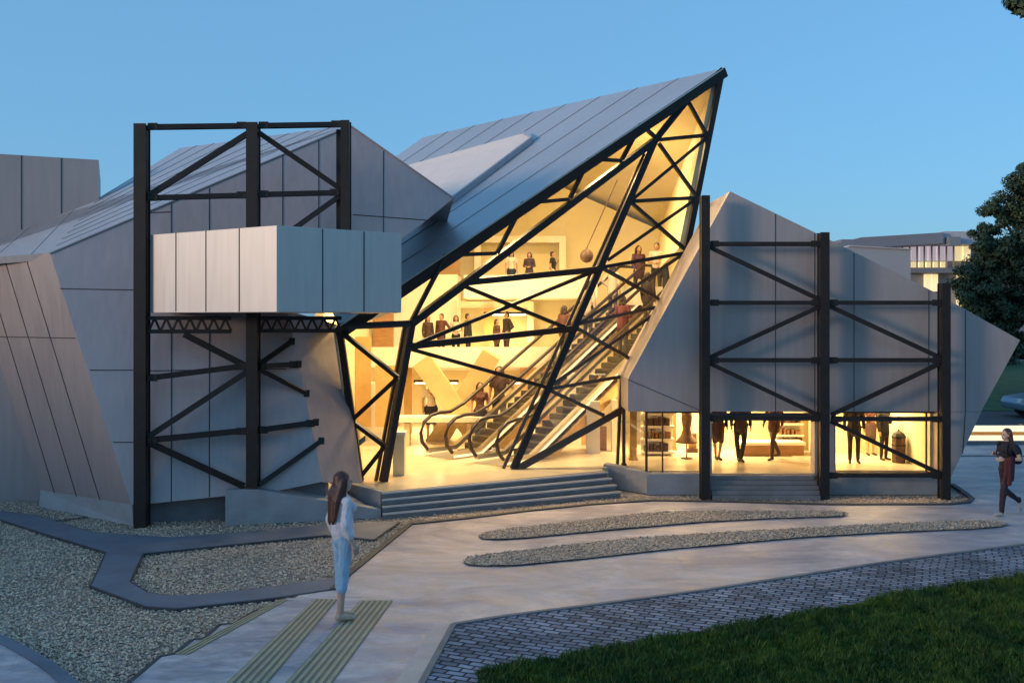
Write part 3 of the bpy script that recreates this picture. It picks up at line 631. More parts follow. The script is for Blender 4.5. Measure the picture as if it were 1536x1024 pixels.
# ---- panes ----
def pane(pts): 
    b = MB(); b.poly(pts); return b.build('pane', 'glass', AT)
i_ = V((0, .05, 0))
pane([WG(541, 722) + i_, WG(575, 722) + i_, WG(617, 485) + i_, WG(509, 490) + i_])
for g in ([(575, 722), (612, 518), (868, 492), (770, 703)], [(612, 518), (617, 485), (698, 422), (905, 400), (868, 492)], [(698, 422), (982, 211), (905, 400)]): pane([GL(*p) + i_ for p in g])
pn = [(509, 0), (669, 392), (785, 315), (883, 252), (961, 195)]
ch = [d_, GL(745, 379), GL(854, 298), GL(932, 240), N_]
top = [a_] + [re(x, y) for x, y in pn[1:]]
for i in range(4): 
    pane([top[i] + i_, ch[i] + i_, top[i + 1] + i_]); pane([top[i + 1] + i_, ch[i] + i_, ch[i + 1] + i_])
pane([top[4] + i_, N_ + i_, T_ + i_])
for g in ([(982, 211), (1083, 105), (1042, 298), (950, 300)], [(950, 300), (1042, 298), (1030, 378), (905, 402)], [(905, 402), (1030, 378), (985, 461), (868, 487)], [(868, 487), (985, 461), (932, 565), (826, 583)], [(826, 583), (932, 565), (926, 698), (770, 703)]):
    pane([GR(*p) + i_ for p in g])
# ---- interior: galleries, columns, signs of the shops ----
def gallery(x0, x1, y0, y1, ztop, zfl, lip=.16):
    b = MB(); b.box((x0, y0, zfl - .16), (x1, y1, zfl)); b.box((x0, y0 - .03, zfl - .165), (x1, y0 + .1, ztop)); b.build('gallery', 'white', AT)
gallery(-3.9, 1.35, 27.0, 31.4, 2.93, 2.55)
gallery(-1.35, 2.4, 28.0, 31.4, 4.92, 4.45)
gallery(3.05, 4.9, 27.9, 31.4, 4.6, 4.25)
b = MB(); b.box((-3.9, 26.5, .45), (-3.2, 26.9, 2.0)); b.build('partition', 'white', AT); b = MB(); b.box((-3.9, 29.2, 2.56), (-1.6, 31.4, 5.0)); b.build('partition', 'white', AT)
for (p0, p1, Y, m) in (((533, 505), (556, 640), 26.0, 'amber'), ((560, 470), (590, 530), 28.5, 'wood'), ((563, 548), (598, 640), 25.5, 'amber'), ((606, 545), (618, 650), 27.5, 'amber'), ((726, 462), (742, 512), 30.8, 'amber'), ((780, 545), (800, 640), 30.5, 'amber'), ((812, 545), (822, 640), 30.5, 'wood'), ((640, 385), (690, 412), 31.2, 'amber')):
    a, c = at(p0[0], p1[1], Y), at(p1[0], p0[1], Y); b = MB(); b.box((a.x, Y, a.z), (c.x, Y + .12, c.z)); b.build('wall_panel', m, AT)
# X shaped columns
b = MB(); Yx = 26.2
for p, q in (((632, 540), (740, 690)), ((738, 530), (637, 692))): b.bar(at(*p, Yx), at(*q, Yx + (.45 if p[0] > 700 else 0)), .52, .4)
b.build('crossed_column', 'xcol', AT)
# frames and niches on the back wall of the galleries
for p0, p1, Y in (((640, 452), (800, 512), 31.3), ((712, 355), (848, 415), 31.3), ((640, 545), (800, 660), 31.3)):
    b = MB(); a, c = at(*p0, Y), at(*p1, Y); b.box((a.x, Y - .3, c.z), (a.x + .2, Y, a.z)); b.box((c.x - .2, Y - .3, c.z), (c.x, Y, a.z)); b.box((a.x + .2, Y - .3, a.z - .2), (c.x - .2, Y, a.z)); b.build('niche', 'white', AT)
# ground floor lobby: freestanding piers and desks seen through the right pane
for x0, x1, y0, Y, m in ((852, 872, 560, 25.5, 'white'), (872, 884, 580, 25.8, 'amber'), (880, 900, 602, 24.0, 'white'), (900, 910, 640, 24.6, 'wood'), (918, 926, 600, 24.4, 'white')):
    a, c = at(x0, y0, Y), at(x1, y0, Y); b = MB(); b.box((a.x, Y, FZ), (c.x, Y + .3, a.z)); b.build('pier', m, AT)
# concrete upstand along the foot of the right pane
up0, up1 = gr(790, 705, FZ), gr(905, 700, FZ)
# counter
CT = thing('display_counter', 'long pale counter in front of the crossed columns', 'counter', (-1.8, 25.6, FZ))
b = MB(); b.box((at(597, 630, 25.5).x, 25.35, 1.06), (at(726, 630, 25.5).x, 26.0, 1.2)); b.build('counter_top', 'white', CT, bevel=.01)
b = MB(); b.box((at(606, 630, 25.5).x, 25.5, FZ), (at(614, 630, 25.5).x, 25.9, 1.018)); b.build('counter_base', 'cream', CT); b = MB(); b.box((at(700, 630, 25.5).x, 25.5, FZ), (at(712, 630, 25.5).x, 25.9, 1.018)); b.build('counter_base', 'cream', CT)
KS = thing('info_pillar', 'short cream pillar just inside the left of the glass hall', 'pillar', (gr(595, 716, FZ).x, gr(595, 716, FZ).y, FZ))
k0 = gr(595, 716, FZ); b = MB(); b.box((k0.x - .11, k0.y + .25, FZ), (k0.x + .13, k0.y + .55, at(590, 655, k0.y).z)); b.build('shaft', 'cream', KS, bevel=.01)
b = MB(); b.box((k0.x - .13, k0.y + .23, at(590, 655, k0.y).z), (k0.x + .15, k0.y + .57, at(590, 650, k0.y).z)); b.build('cap', 'white', KS)
# hanging display ball
HB = at(880, 384, 26.0); BL = thing('hanging_ball', 'dark round ball hanging on a cord below the shard roof', 'hanging ball', HB)
b = MB(); b.lathe(HB, [(.001, -.18), (.09, -.155), (.155, -.09), (.18, 0), (.155, .09), (.09, .155), (.03, .18), (.03, .22)], 16); b.build('ball', 'goods', BL, smooth=True)
b = MB(); b.tube([HB + V((0, 0, .2)), at(926, 270, 26.3)], .016, 6); b.build('cord', 'goods', BL)
# ---- entrance steps ----
ST = thing('entrance_steps', 'wide concrete steps leading up to the lit glass hall', 'steps', (gr(572, 778).x, gr(572, 778).y, 0))
t0, t1 = gr(572, 737, FZ), gr(905, 705, FZ); g0, g1 = gr(574, 779), gr(931, 745)
for i in range(4):
    f = i / 4.; h0 = V((*g0.xy, 0)).lerp(V((*t0.xy, 0)), f); h1 = V((*g1.xy, 0)).lerp(V((*t1.xy, 0)), f); zt_ = FZ * (i + 1) / 4 - (.004 if i == 3 else 0)
    k0_ = V((*t0.xy, 0)) + V((.0, .02, 0)); k1_ = V((*t1.xy, 0)) + V((0, .02, 0))
    b = MB(); b.prism([V((h0.x, h0.y, zt_)), V((h1.x, h1.y, zt_)), V((k1_.x, k1_.y, zt_)), V((k0_.x, k0_.y, zt_))], (0, 0, -FZ / 4 + .002)); st_ = b.build('step', 'step', ST, bevel=.008)
    b = MB(); fd = (h1 - h0).normalized(); fn = V((fd.y, -fd.x, 0)); b.bar(V((h0.x, h0.y, zt_ - .012)) + fn * .006, V((h1.x, h1.y, zt_ - .012)) + fn * .006, .022, .034, (0, 0, 1)); b.build('tread_shine', 'tread_shine', st_)  # pale bar imitates light caught along the tread edge
# low side wall to the left of the steps (podium flank) and end wall to the right
b = MB(); q0 = gr(494, 718, FZ + .02); q1 = V((t0.x - .01, t0.y, FZ)); q2 = gr(571, 778); b.prism([V((q0.x, q0.y, 0)), V((q1.x, q1.y - .02, 0)), V((q1.x, q1.y - .02, FZ + .006)), V((q0.x, q0.y, FZ + .03))], (.05, .2, 0)); b.build('podium_flank', 'conc', RP)
b = MB(); b.prism([V((r0g.x + .2, r0g.y + .26, .66)), V((r1g.x - .05, r1g.y + .26, .1)), V((q1.x - .06, q1.y - .06, .1)), V((q0.x - .05, q0.y - .1, .45)), V((r0g.x + .6, r0g.y + .9, .66))], (0, 0, -.08)); b.build('ramp_deck', 'conc', RP)
EW = thing('end_wall', 'low concrete wall at the right end of the entrance steps', 'low wall', (gr(935, 742).x, gr(935, 742).y, 0))
w0, w1, w2 = gr(905, 700, FZ), gr(942, 740), gr(968, 738)
b = MB(); pA_ = V((at(905, 697, 21.9).x, 21.9, 0)); pB_ = V((at(970, 712, 21.05).x, 21.0, 0))
b.prism([pA_, pB_, pB_ + V((0, 0, FZ + .01)), pA_ + V((0, 0, FZ + .06))], (.1, .3, 0)); b.build('wall', 'conc', EW, bevel=.01)
# ---- escalators ----
Uv = V((.69, .724, 0)).normalized(); Wv = V((-Uv.y, Uv.x, 0)); TA = math.tan(math.radians(30)); RISE = 4.25 - FZ
def escalator(P, label):
    E = thing('escalator', label, 'escalator', (P.x, P.y, FZ), 'parallel escalators inside the glass hall')
    flat = .9; run = RISE / TA
    def pt(s, w, z): # along, across, height above the step line
        h = 0 if s < flat else min(RISE, (s - flat) * TA)
        return P + Uv * s + Wv * w + V((0, 0, h + z))
    S_ = [0, flat, flat + run, flat + run + .9]; Wd = .86
    for w in (0, Wd):
        b = MB(); sgn = -1 if w == 0 else 1
        pts = [pt(.12, w, .10), pt(.0, w, .16), pt(-.16, w, .34), pt(-.20, w, .56), pt(-.10, w, .80), pt(.12, w, .95), pt(.4, w, 1.0)] + [pt(flat - .15, w, 1.0), pt(flat + .3, w, 1.0)] + [pt(flat + run, w, .98), pt(flat + run + .9, w, .98)]
        b.tube(pts, .045, 8); b.build('handrail', 'rubber', E, smooth=True)
        b = MB(); prof = [pt(.0, w, .18), pt(flat, w, .18), pt(flat + run, w, .18), pt(S_[3], w, .18), pt(S_[3], w, .94), pt(flat + run, w, .94), pt(flat + .2, w, .94), pt(0, w, .92), pt(-.12, w, .55)]
        b.poly(prof); b.build('balustrade', 'glass', E)
        b = MB()
        for s0, s1 in zip(S_, S_[1:]): b.bar(pt(s0, w, .13), pt(s1, w, .13), .11, .10, (0, 0, 1))
        b.build('skirting', 'steelp', E)
        b = MB(); 
        for s0, s1 in zip(S_, S_[1:]): b.bar(pt(s0, w + sgn * .07, .06), pt(s1, w + sgn * .07, .06), .02, .05, (0, 0, 1))
        b.build('light_line', 'glowb', E)
    b = MB(); n = 26
    for i in range(n):
        s = flat + run * i / n; q = pt(s + .15, .08, 0); z = FZ + RISE * (i + .5) / n
        a = P + Uv * s; e = P + Uv * (s + run / n)
        vs = [V((*(a + Wv * .08).xy, z)), V((*(e + Wv * .08).xy, z)), V((*(e + Wv * (Wd - .08)).xy, z)), V((*(a + Wv * (Wd - .08)).xy, z))]
        b.prism(vs, (0, 0, -.14))
    b.build('steps', 'tread', E)
    b = MB(); s0, s1 = flat + .7, S_[3]
    b.prism([pt(flat + .6, .0, -.20), pt(flat + run, 0, -.20), pt(s1, 0, -.20), pt(s1, 0, -.55), pt(flat + run + .1, 0, -.6), pt(flat + .9, 0, -.45)], Wv * Wd); b.build('truss_casing', 'amber', E)
    b = MB(); b.box((0, 0, 0), (0, 0, 0)) if False else b.prism([pt(-.1, .05, .012), pt(flat, .05, .012), pt(flat, Wd - .05, .012), pt(-.1, Wd - .05, .012)], (0, 0, -.02)); b.build('comb_plate', 'steelp', E)
    return E, pt
ra = V((-.85, 22.55, FZ)); P1 = ra - Wv * .9; P2 = ra + Wv * .75
ESC1, pt1 = escalator(P1, 'nearer escalator rising just behind the slanted main post'); ESC2, pt2 = escalator(P2, 'farther escalator with its curved handrails left of the nearer one')
# ---- lamps inside ----
def ceil_lamp(x, y, z, w, d, label, group, par=None):
    t = thing('ceiling_lamp', label, 'ceiling lamp', (x, y, z), group)
    b = MB(); b.box((x - w / 2, y - d / 2, z - .04), (x + w / 2, y + d / 2, z + .0)); b.build('diffuser', 'lampw', t)
    b = MB(); b.box((x - w / 2 - .04, y - d / 2 - .04, z + .002), (x + w / 2 + .04, y + d / 2 + .04, z + .06)); b.build('frame', 'steel', t); return t
def light(x, y, z, sx, sy, power, col=(1, .71, .34), rot=(0, 0, 0)):
    l = bpy.data.lights.new('lamp_light', 'AREA'); l.shape = 'RECTANGLE'; l.size = sx; l.size_y = sy; l.energy = power; l.color = col
    o = bpy.data.objects.new('lamp_light', l); COL.objects.link(o); o.location = (x, y, z); o.rotation_euler = rot; return o
# ================= shop pavilion on the right =================
YF = 20.9
def pf(px, py, Y=YF): return at(px, py, Y)
PV = thing('shop_pavilion', 'faceted metal clad shop pavilion with a lit window strip and pointed right tip', 'building', (pf(1240, 740).x, YF, 0))
FP = Plane(pf(942, 600), pf(1400, 600), pf(1095, 290))
b = MB()
b.prism([pf(*p) for p in [(942, 568), (1095, 287), (1225, 350), (1400, 437), (1530, 510), (1478, 605), (1472, 617), (942, 617)]], (0, .30, 0))
for p, q in [((1163, 321), (1163, 617)), ((1222, 350), (1222, 617)), ((1281, 380), (1281, 617)), ((1393, 436), (1393, 617)), ((1448, 466), (1448, 617)), ((942, 569), (1052, 616))]: seam(b, FP, p, q, .012)
b.build('front_wall', ['cladp', 'seam'], PV)
# left sloping edge (deep reveal) going back to the glass hall
b = MB(); f3 = [pf(942, 617), pf(942, 568), pf(1095, 287)]; bk = V((0, 2.05, 0))
b.prism([f3[0] + V((0, .302, 0)), f3[1] + V((0, .302, 0)), f3[1] + bk, f3[0] + bk], (.16, 0, 0)); b.prism([f3[1] + V((0, .302, 0)), f3[2] + V((0, .302, 0)), f3[2] + bk, f3[1] + bk], (.2, 0, -.05))
b.build('left_reveal', 'clad', PV)
b = MB(); tip = pf(1530, 510); ap = pf(1095, 287); low = pf(1430, 690)
b.prism([ap + V((0, .3, 0)), tip + V((0, .3, 0)), tip + V((-1.5, 5, -.4)), V((ap.x + .6, 28, 3.4))], (0, 0, -.12)); b.build('roof', 'roofing', PV)
b = MB(); b.prism([tip + V((0, .3, 0)), V((pf(1425, 700).x, YF + .3, .0)), V((pf(1425, 700).x - .2, 26.3, 0)), tip + V((-1.5, 5, -.4))], (-.15, 0, 0)); b.build('right_wall', 'clad', PV)
# piers, lintels and plinth of the window strip
for k, pr in enumerate(([(1222, 617.5), (1252, 617.5), (1252, 712), (1222, 712)], [(1408, 617.5), (1472, 617.5), (1428, 712), (1408, 712)], [(1052, 617.5), (1068, 617.5), (1068, 712), (1052, 712)])):
    b = MB(); b.prism([pf(*p) for p in pr], (0, .3, 0))
    if k == 1: seam(b, FP, (1448, 618), (1444, 680), .012)
    b.build('pier', ['cladp', 'seam'], PV)
zf = pf(1000, 711).z
b = MB(); x0, x1 = pf(970, 700).x, pf(1066, 700).x; b.box((x0, YF + .05, 0), (x1, YF + .35, zf)); b.build('plinth', 'conc', PV, bevel=.01); b = MB(); x0, x1 = pf(1240, 700).x, pf(1424, 700).x; b.box((x0, YF + .05, 0), (x1, YF + .35, zf)); b.build('plinth', 'conc', PV, bevel=.01)
b = MB(); b.box((pf(1062, 0).x, YF - .02, pf(0, 628).z), (pf(1226, 0).x, YF - .004, pf(0, 619).z)); b.build('lintel', 'seam', PV)
# windows: frame and pane
def window(x0, x1, y0, y1, Y, mull=()):
    a, c = at(x0, y1, Y), at(x1, y0, Y); f = MB(); w = .05
    f.box((a.x, Y, a.z), (c.x, Y + .06, a.z + w)); f.box((a.x, Y, c.z - w), (c.x, Y + .06, c.z)); f.box((a.x, Y, a.z + w), (a.x + w, Y + .06, c.z - w)); f.box((c.x - w, Y, a.z + w), (c.x, Y + .06, c.z - w))
    for mx in mull: X = at(mx, 0, Y).x; f.box((X - .015, Y, a.z + w), (X + .015, Y + .05, c.z - w))
    fr = f.build('window', 'bronze', PV); g = MB(); g.poly([(a.x + .02, Y + .03, a.z + .02), (c.x - .02, Y + .03, a.z + .02), (c.x - .02, Y + .03, c.z - .02), (a.x + .02, Y + .03, c.z - .02)]); g.build('pane', 'glass', fr)
window(1250, 1410, 616, 711, YF + .22, (1390,)); window(968, 1054, 616, 712, YF + .22, (994,))
b = MB(); b.poly([at(966, 712, YF + .24), at(966, 617, YF + .24), at(932, 617, 22.3), at(932, 701, 22.3)]); b.build('pane', 'glass', PV)
# interior of the shops
b = MB(); b.box((3.5, YF + .32, 2.35), (9.6, 27.2, 2.5)); b.build('ceiling', 'cream', PV)
b = MB(); b.box((3.4, 25.6, FZ), (7.7, 25.8, 2.34)); b.build('inner_wall', 'cream', PV)
b = MB(); b.box((7.3, 24.3, FZ), (9.3, 24.5, 2.34)); b.build('inner_wall', 'cream', PV)
b = MB(); b.prism([V((6.42, 21.25, FZ)), V((8.0, 26.95, FZ)), V((8.12, 26.95, FZ)), V((6.54, 21.25, FZ))], (0, 0, 1.89)); b.build('inner_wall', 'cream', PV)
b = MB(); b.box((8.9, 21.2, FZ), (9.05, 24.29, 2.34)); b.build('inner_wall', 'cream', PV)
b = MB(); b.box((pf(1240, 0).x, YF + .36, FZ), (8.9, 24.2, FZ + .02)); b.box((pf(1068, 0).x, YF + .02, FZ - .06), (pf(1224, 0).x, YF + .5, FZ + .004)); b.build('threshold', 'floor', PV)
def shelf(x0, x1, ys, Y, label, rows):
    a, c = at(x0, 700, Y), at(x1, 700, Y); t = thing('display_shelf', label, 'shelf', (a.x, Y, FZ), 'shelf units against the shop walls')
    b = MB(); top = at(x0, ys, Y).z; b.box((a.x, Y + .32, FZ), (c.x, Y + .36, top)); b.build('back_panel', 'white', t)
    b = MB(); hh = (top - FZ - .1) / rows
    for k in range(rows + 1): b.box((a.x, Y, FZ + .05 + k * hh), (c.x, Y + .315, FZ + .10 + k * hh))
    b.build('boards', 'white', t)
    n = 0
    for k in range(rows):
        x = a.x + .05
        gm = MB()
        while x < c.x - .12:
            w = random.uniform(.05, .14); h = hh * random.uniform(.35, .75)
            gm.box((x, Y + .04, FZ + .102 + k * hh), (x + w, Y + .24, FZ + .102 + k * hh + h)); x += w + random.uniform(.01, .07)
        o = gm.build('goods_row', 'goods' if k % 2 == 0 else 'goods2', None); tag(o, '%s row of dark goods on the %s' % (['lowest', 'second lowest', 'third lowest', 'topmost'][k], label), 'shop goods', 'rows of goods on the shelves')
shelf(964, 1012, 600, 23.6, 'white shelf unit in the left shop window', 4)
shelf(1166, 1206, 600, 24.6, 'white shelf unit behind the oak counter', 4)
SC = thing('shop_counter', 'oak fronted counter with a white top in the middle shop', 'counter', (at(1160, 680, 23.6).x, 23.6, FZ))
a, c = at(1112, 690, 23.6), at(1206, 690, 23.6); b = MB(); b.box((a.x, 23.6, FZ), (c.x, 24.1, at(0, 668, 23.6).z)); b.build('front', 'wood', SC); b = MB(); b.box((a.x - .03, 23.55, at(0, 667.5, 23.6).z), (c.x + .03, 24.15, at(0, 663, 23.6).z)); b.build('counter_top', 'white', SC, bevel=.01)
# columns in the left shop
for i, (x, w, m, lb) in enumerate(((936, .07, 'bronze', 'slim bronze column where the glass hall meets the shop'), (950, .16, 'amber', 'thick amber column in the left shop window'), (1012, .08, 'wood', 'thin brown column right of the white shelf'))):
    Y = (22.0, 22.9, 24.6)[i]; X = at(x, 700, Y).x; t = thing('column', lb, 'column', (X, Y, FZ)); b = MB(); b.box((X - w / 2, Y, FZ + .06), (X + w / 2, Y + w, 2.35)); b.build('shaft', m, t); b = MB(); b.box((X - w / 2 - .02, Y - .02, FZ), (X + w / 2 + .02, Y + w + .02, FZ + .058)); b.build('base', m, t)
# bell shaped sculpture in the left bay
SP = at(1030, 694, 23.2); SP.z = FZ; t = thing('bust_sculpture', 'brown dress form on a thin stand in the left shop window', 'dress form', SP)
b = MB(); b.lathe(SP + V((0, 0, .35)), [(.01, 0), (.26, .02), (.24, .06), (.14, .18), (.09, .33), (.11, .45), (.13, .58), (.12, .70), (.05, .76), (.045, .82), (.085, .88), (.09, .98), (.05, 1.05), (.005, 1.07)], 18); b.build('form', 'goods2', t, smooth=True)
b = MB(); b.tube([SP, SP + V((0, 0, .37))], .018); b.lathe(SP, [(.14, 0), (.14, .02), (.02, .03)], 16); b.build('stand', 'goods', t)
PB = at(1039, 680, 24.2); t = thing('wall_panel', 'dark upright panel leaning behind the dress form', 'panel', (PB.x, 24.2, FZ)); b = MB(); b.box((PB.x - .1, 24.2, FZ), (PB.x + .1, 24.26, at(0, 650, 24.2).z)); b.build('board', 'goods2', t); b = MB(); b.box((PB.x - .13, 24.17, FZ - .0), (PB.x + .13, 24.196, FZ + .1)); b.build('foot', 'goods', t)
# litter bin with a domed lid
BN = at(1348, 702, 22.4); BN.z = FZ; t = thing('litter_bin', 'tall dark bin with a domed lid at the right shop window', 'bin', BN)
b = MB(); b.lathe(BN, [(.13, 0), (.155, .05), (.16, .55), (.15, .58)], 8); b.build('bin_body', 'goods', t); b = MB(); b.lathe(BN + V((0, 0, .582)), [(.165, 0), (.165, .03), (.12, .10), (.05, .14), (.02, .16), (.02, .19)], 8); b.build('lid', 'steel', t); b = MB(); b.lathe(BN + V((0, 0, .40)), [(.166, 0), (.166, .03)], 8); b.build('band', 'steel', t)
# shop steps
SS = thing('shop_steps', 'narrow concrete steps between two steel posts at the shop entrance', 'steps', (pf(1150, 745).x, 20.7, 0))
g0, g1 = gr(1067, 748), gr(1236, 748); zz = .45
for i in range(5):
    y0 = g0.y + (YF + .01 - g0.y) * i / 5.; zt_ = (FZ - .01) * (i + 1) / 5; sl = i / 5 * .16
    b = MB(); b.box((g0.x, y0 - .12, zt_ - (FZ - .01) / 5 + .002), (g1.x - sl, YF + .04, zt_)); b.build('step', 'step', SS, bevel=.006)
# frame
YP = 20.45
FQ = thing('steel_frame', 'dark three post steel frame in front of the shop pavilion', 'steel frame', (at(1235, 742, YP).x, YP, 0))
for x, tp, w in ((1057, 294, .175), (1235, 349, .185), (1416, 425, .175)): post(x, tp, YP, w, 0, FQ)
for p, q in [((1064, 366), (1229, 366)), ((1064, 454), (1229, 454)), ((1242, 454), (1410, 454)), ((1064, 540), (1229, 540)), ((1242, 540), (1410, 540)), ((1064, 627), (1229, 627)), ((1248, 628), (1410, 628)), ((1242, 712), (1410, 712))]: member('beam', p, q, YP, YP, .085, FQ, 'i')
for p, q in [((1065, 371), (1229, 449)), ((1229, 460), (1065, 536)), ((1065, 545), (1229, 623)), ((1242, 458), (1410, 536)), ((1410, 545), (1247, 622)), ((1247, 632), (1410, 710))]: member('brace', p, q, YP, YP, .085, FQ)
# ================= behind on the right: office, car, vehicle light trails, trees =================
Yb = 70.
OF = thing('office_building', 'modern office block with lit glass storeys beyond the road', 'building', (at(1380, 600, Yb).x, Yb, 0))
def bx(nm, x0, x1, y0, y1, Y, D, m, par=OF, to0=False):
    a, c = at(x0, y1, Y), at(x1, y0, Y); b = MB(); b.box((a.x, Y, 0 if to0 else a.z), (c.x, Y + D, c.z)); return b.build(nm, m, par)
M['office'] = mat('office_wall', (.20, .21, .25), .6, var=.1, scale=.3)
M['officel'] = mat('office_pale', (.42, .42, .46), .5, var=.08, scale=.3)
M['offglass'] = mat('office_glass', (.22, .22, .27), .15, .2, var=.2, scale=.2)
M['offlit'] = mat('office_lit_room', (.9, .8, .5), .6, var=.3, scale=.8, emit=(1., .74, .36), estr=.28)
M['dim'] = mat('office_dim_room', (.5, .45, .5), .6, var=.3, scale=.5, emit=(.75, .62, .66), estr=.20)
b = MB(); P = [at(1262, 358, Yb), at(1440, 348, Yb), at(1470, 348, Yb)]
b.prism([at(1252, 376, Yb), at(1252, 366, Yb), at(1292, 356, Yb), at(1415, 348.5, Yb), at(1415, 365, Yb), at(1290, 372, Yb)], (0, 8, 0)); b.build('roof_band', 'office', OF)
bx('roof_cap', 1415, 1470, 347, 366, Yb + .4, 8, 'officel'); bx('roof_box', 1424, 1441, 355, 368, Yb - .3, .65, 'office')
bx('core', 1262, 1284, 359, 380, Yb + 1, 6, 'office'); bx('wall', 1280, 1540, 366, 470, Yb + 3, 8, 'office', to0=True)
for k in range(13):
    x0 = 1288 + k * 13.; 
    w = bx('window', x0 + 1, x0 + 12, 368, 391, Yb + 2.6, .3, 'dim' if k not in (11, 12) else 'offlit')
for k in range(5): bx('window', 1367 + k * 11 + 1, 1367 + k * 11 + 10, 392.5, 401, Yb + 2.6, .3, 'offlit')
for x0, x1 in ((1388, 1397), (1398, 1407), (1440, 1452), (1453, 1462), (1437, 1447), (1470, 1482)): bx('window', x0, x1, 411 if x0 < 1430 else 400, 437 if x0 < 1430 else 470, Yb + 2.5 if x0 < 1430 else Yb + 2.55, .3, 'offlit')
for k in range(14):
    bx('mullion', 1288.2 + k * 11.0, 1288.9 + k * 11.0, 367.5, 402, Yb + 2.3, .25, 'office')
bx('floor_band', 1366, 1540, 402, 409, Yb + 1.9, 1., 'office'); bx('floor_band', 1280, 1540, 365.2, 368, Yb + 1.9, 1.1, 'officel')
AX = thing('annex_building', 'plain pale blue windowless annex in front of the office block', 'building', (at(1320, 600, 52).x, 52, 0))
b = MB(); b.prism([at(1255, 375, 52), at(1275, 369, 52), at(1366, 374, 52), V((at(1366, 0, 52).x, 52, 0)), V((at(1255, 0, 52).x, 52, 0))], (0, 9, 0)); b.build('wall', mat('annex_render', (.34, .37, .43), .7, var=.06, scale=.4), AX)
b = MB(); b.prism([at(1274, 367.6, 51.9), at(1367, 372.6, 51.9), at(1367, 374.5, 51.9), at(1274, 369.5, 51.9)], (0, 9.2, 0)); b.build('coping', 'officel', AX)
NB = thing('sun_blocker', 'unseen long block added on the left to shade the lower walls', 'building', (-42, -5, 0))  # unseen block, added to keep the low sun off lower walls and ground
b = MB(); b.box((-46, -45, 0), (-40, 40, 6.0)); b.build('wall', 'office', NB); b = MB(); b.box((-46.2, -45.2, 6.003), (-39.8, 40.2, 6.3)); b.build('coping', 'officel', NB)
# vehicle light trails along the road, modelled as glowing bands on an added rail
LBx = thing('vehicle_light_trails', 'two long glowing bands on an added low rail, in place of vehicle light trails', 'light trails', (12.5, 30., 0))
zt = lambda y: at(0, y, 30.).z
b = MB(); b.box((12.2, 30.06, zt(647.5)), (34, 30.2, zt(639))); b.build('glow_band', 'glowb', LBx); b = MB(); b.box((12.0, 30.0, zt(661)), (34, 30.14, zt(653.5))); b.build('glow_band', 'glowb', LBx)
b = MB()
for k in range(8): b.box((12.4 + k * 3, 30.22, 0), (12.5 + k * 3, 30.3, zt(637)))
b.box((12, 30.205, .0), (34, 30.215, zt(640))); b.build('added_rail_post', 'wood', LBx)
# parked car
CR = thing('parked_car', 'silver blue car parked on the road before the grass bank', 'car', (17.6 + 1.7, 37.5, 0))
M['carp'] = mat('car_paint', (.20, .28, .38), .3, .4, var=.05); M['carg'] = mat('car_glass', (.10, .14, .18), .08, .0, var=.1)
cx, cy = 21.0, 37.5
def carprof(pts, y0, y1, inset=.0): return [V((cx + x, y0, z)) for x, z in pts], y1 - y0
body = [(-2.15, .30), (-2.2, .55), (-2.1, .74), (-1.2, .88), (1.55, .92), (2.1, .84), (2.2, .55), (2.12, .30)]
b = MB(); p, w = carprof(body, cy - .88, cy + .88); b.prism(p, (0, w, 0)); b.build('body', 'carp', CR, bevel=.06)
b = MB(); n0 = [(-1.25, .87), (-.45, 1.36), (.75, 1.40), (1.7, .90)]; lo = [V((cx + x, cy - .80, z)) for x, z in n0]; hi = [V((cx + x * .97, cy + .80, z)) for x, z in n0]
for q in (lo, hi): q[1].y += .14 if q is lo else -.14; q[2].y += .14 if q is lo else -.14
b.add(lo + hi, [(0, 1, 2, 3), (7, 6, 5, 4), (0, 4, 5, 1), (1, 5, 6, 2), (2, 6, 7, 3), (3, 7, 4, 0)]); cab = b.build('cabin', 'carp', CR, bevel=.04)
b = MB(); b.poly([V((cx - 1.0, cy - .81, .92)), V((cx - .42, cy - .70, 1.29)), V((cx + .1, cy - .70, 1.31)), V((cx + .1, cy - .81, .92))]); b.poly([V((cx + .18, cy - .81, .92)), V((cx + .18, cy - .70, 1.31)), V((cx + .7, cy - .70, 1.31)), V((cx + 1.3, cy - .81, .94))]); b.build('side_window', 'carg', CR)
for x in (-1.35, 1.35):
    for s in (-1, 1):
        b = MB(); b.tube([V((cx + x, cy + s * .70, .32)), V((cx + x, cy + s * .90, .32))], .32, 20); wh = b.build('wheel', 'rubber', CR)
        b = MB(); b.tube([V((cx + x, cy + s * .902, .32)), V((cx + x, cy + s * .915, .32))], .2, 14); b.build('rim', 'steelp', wh)
b = MB(); b.box((cx - 2.2, cy - .7, .58), (cx - 2.1, cy - .45, .72)); b.build('headlight', 'white', CR)
b = MB(); b.box((cx - 1.0, cy - 1.0, .92), (cx - .85, cy - .86, 1.04)); b.build('wing_mirror', 'carp', CR)
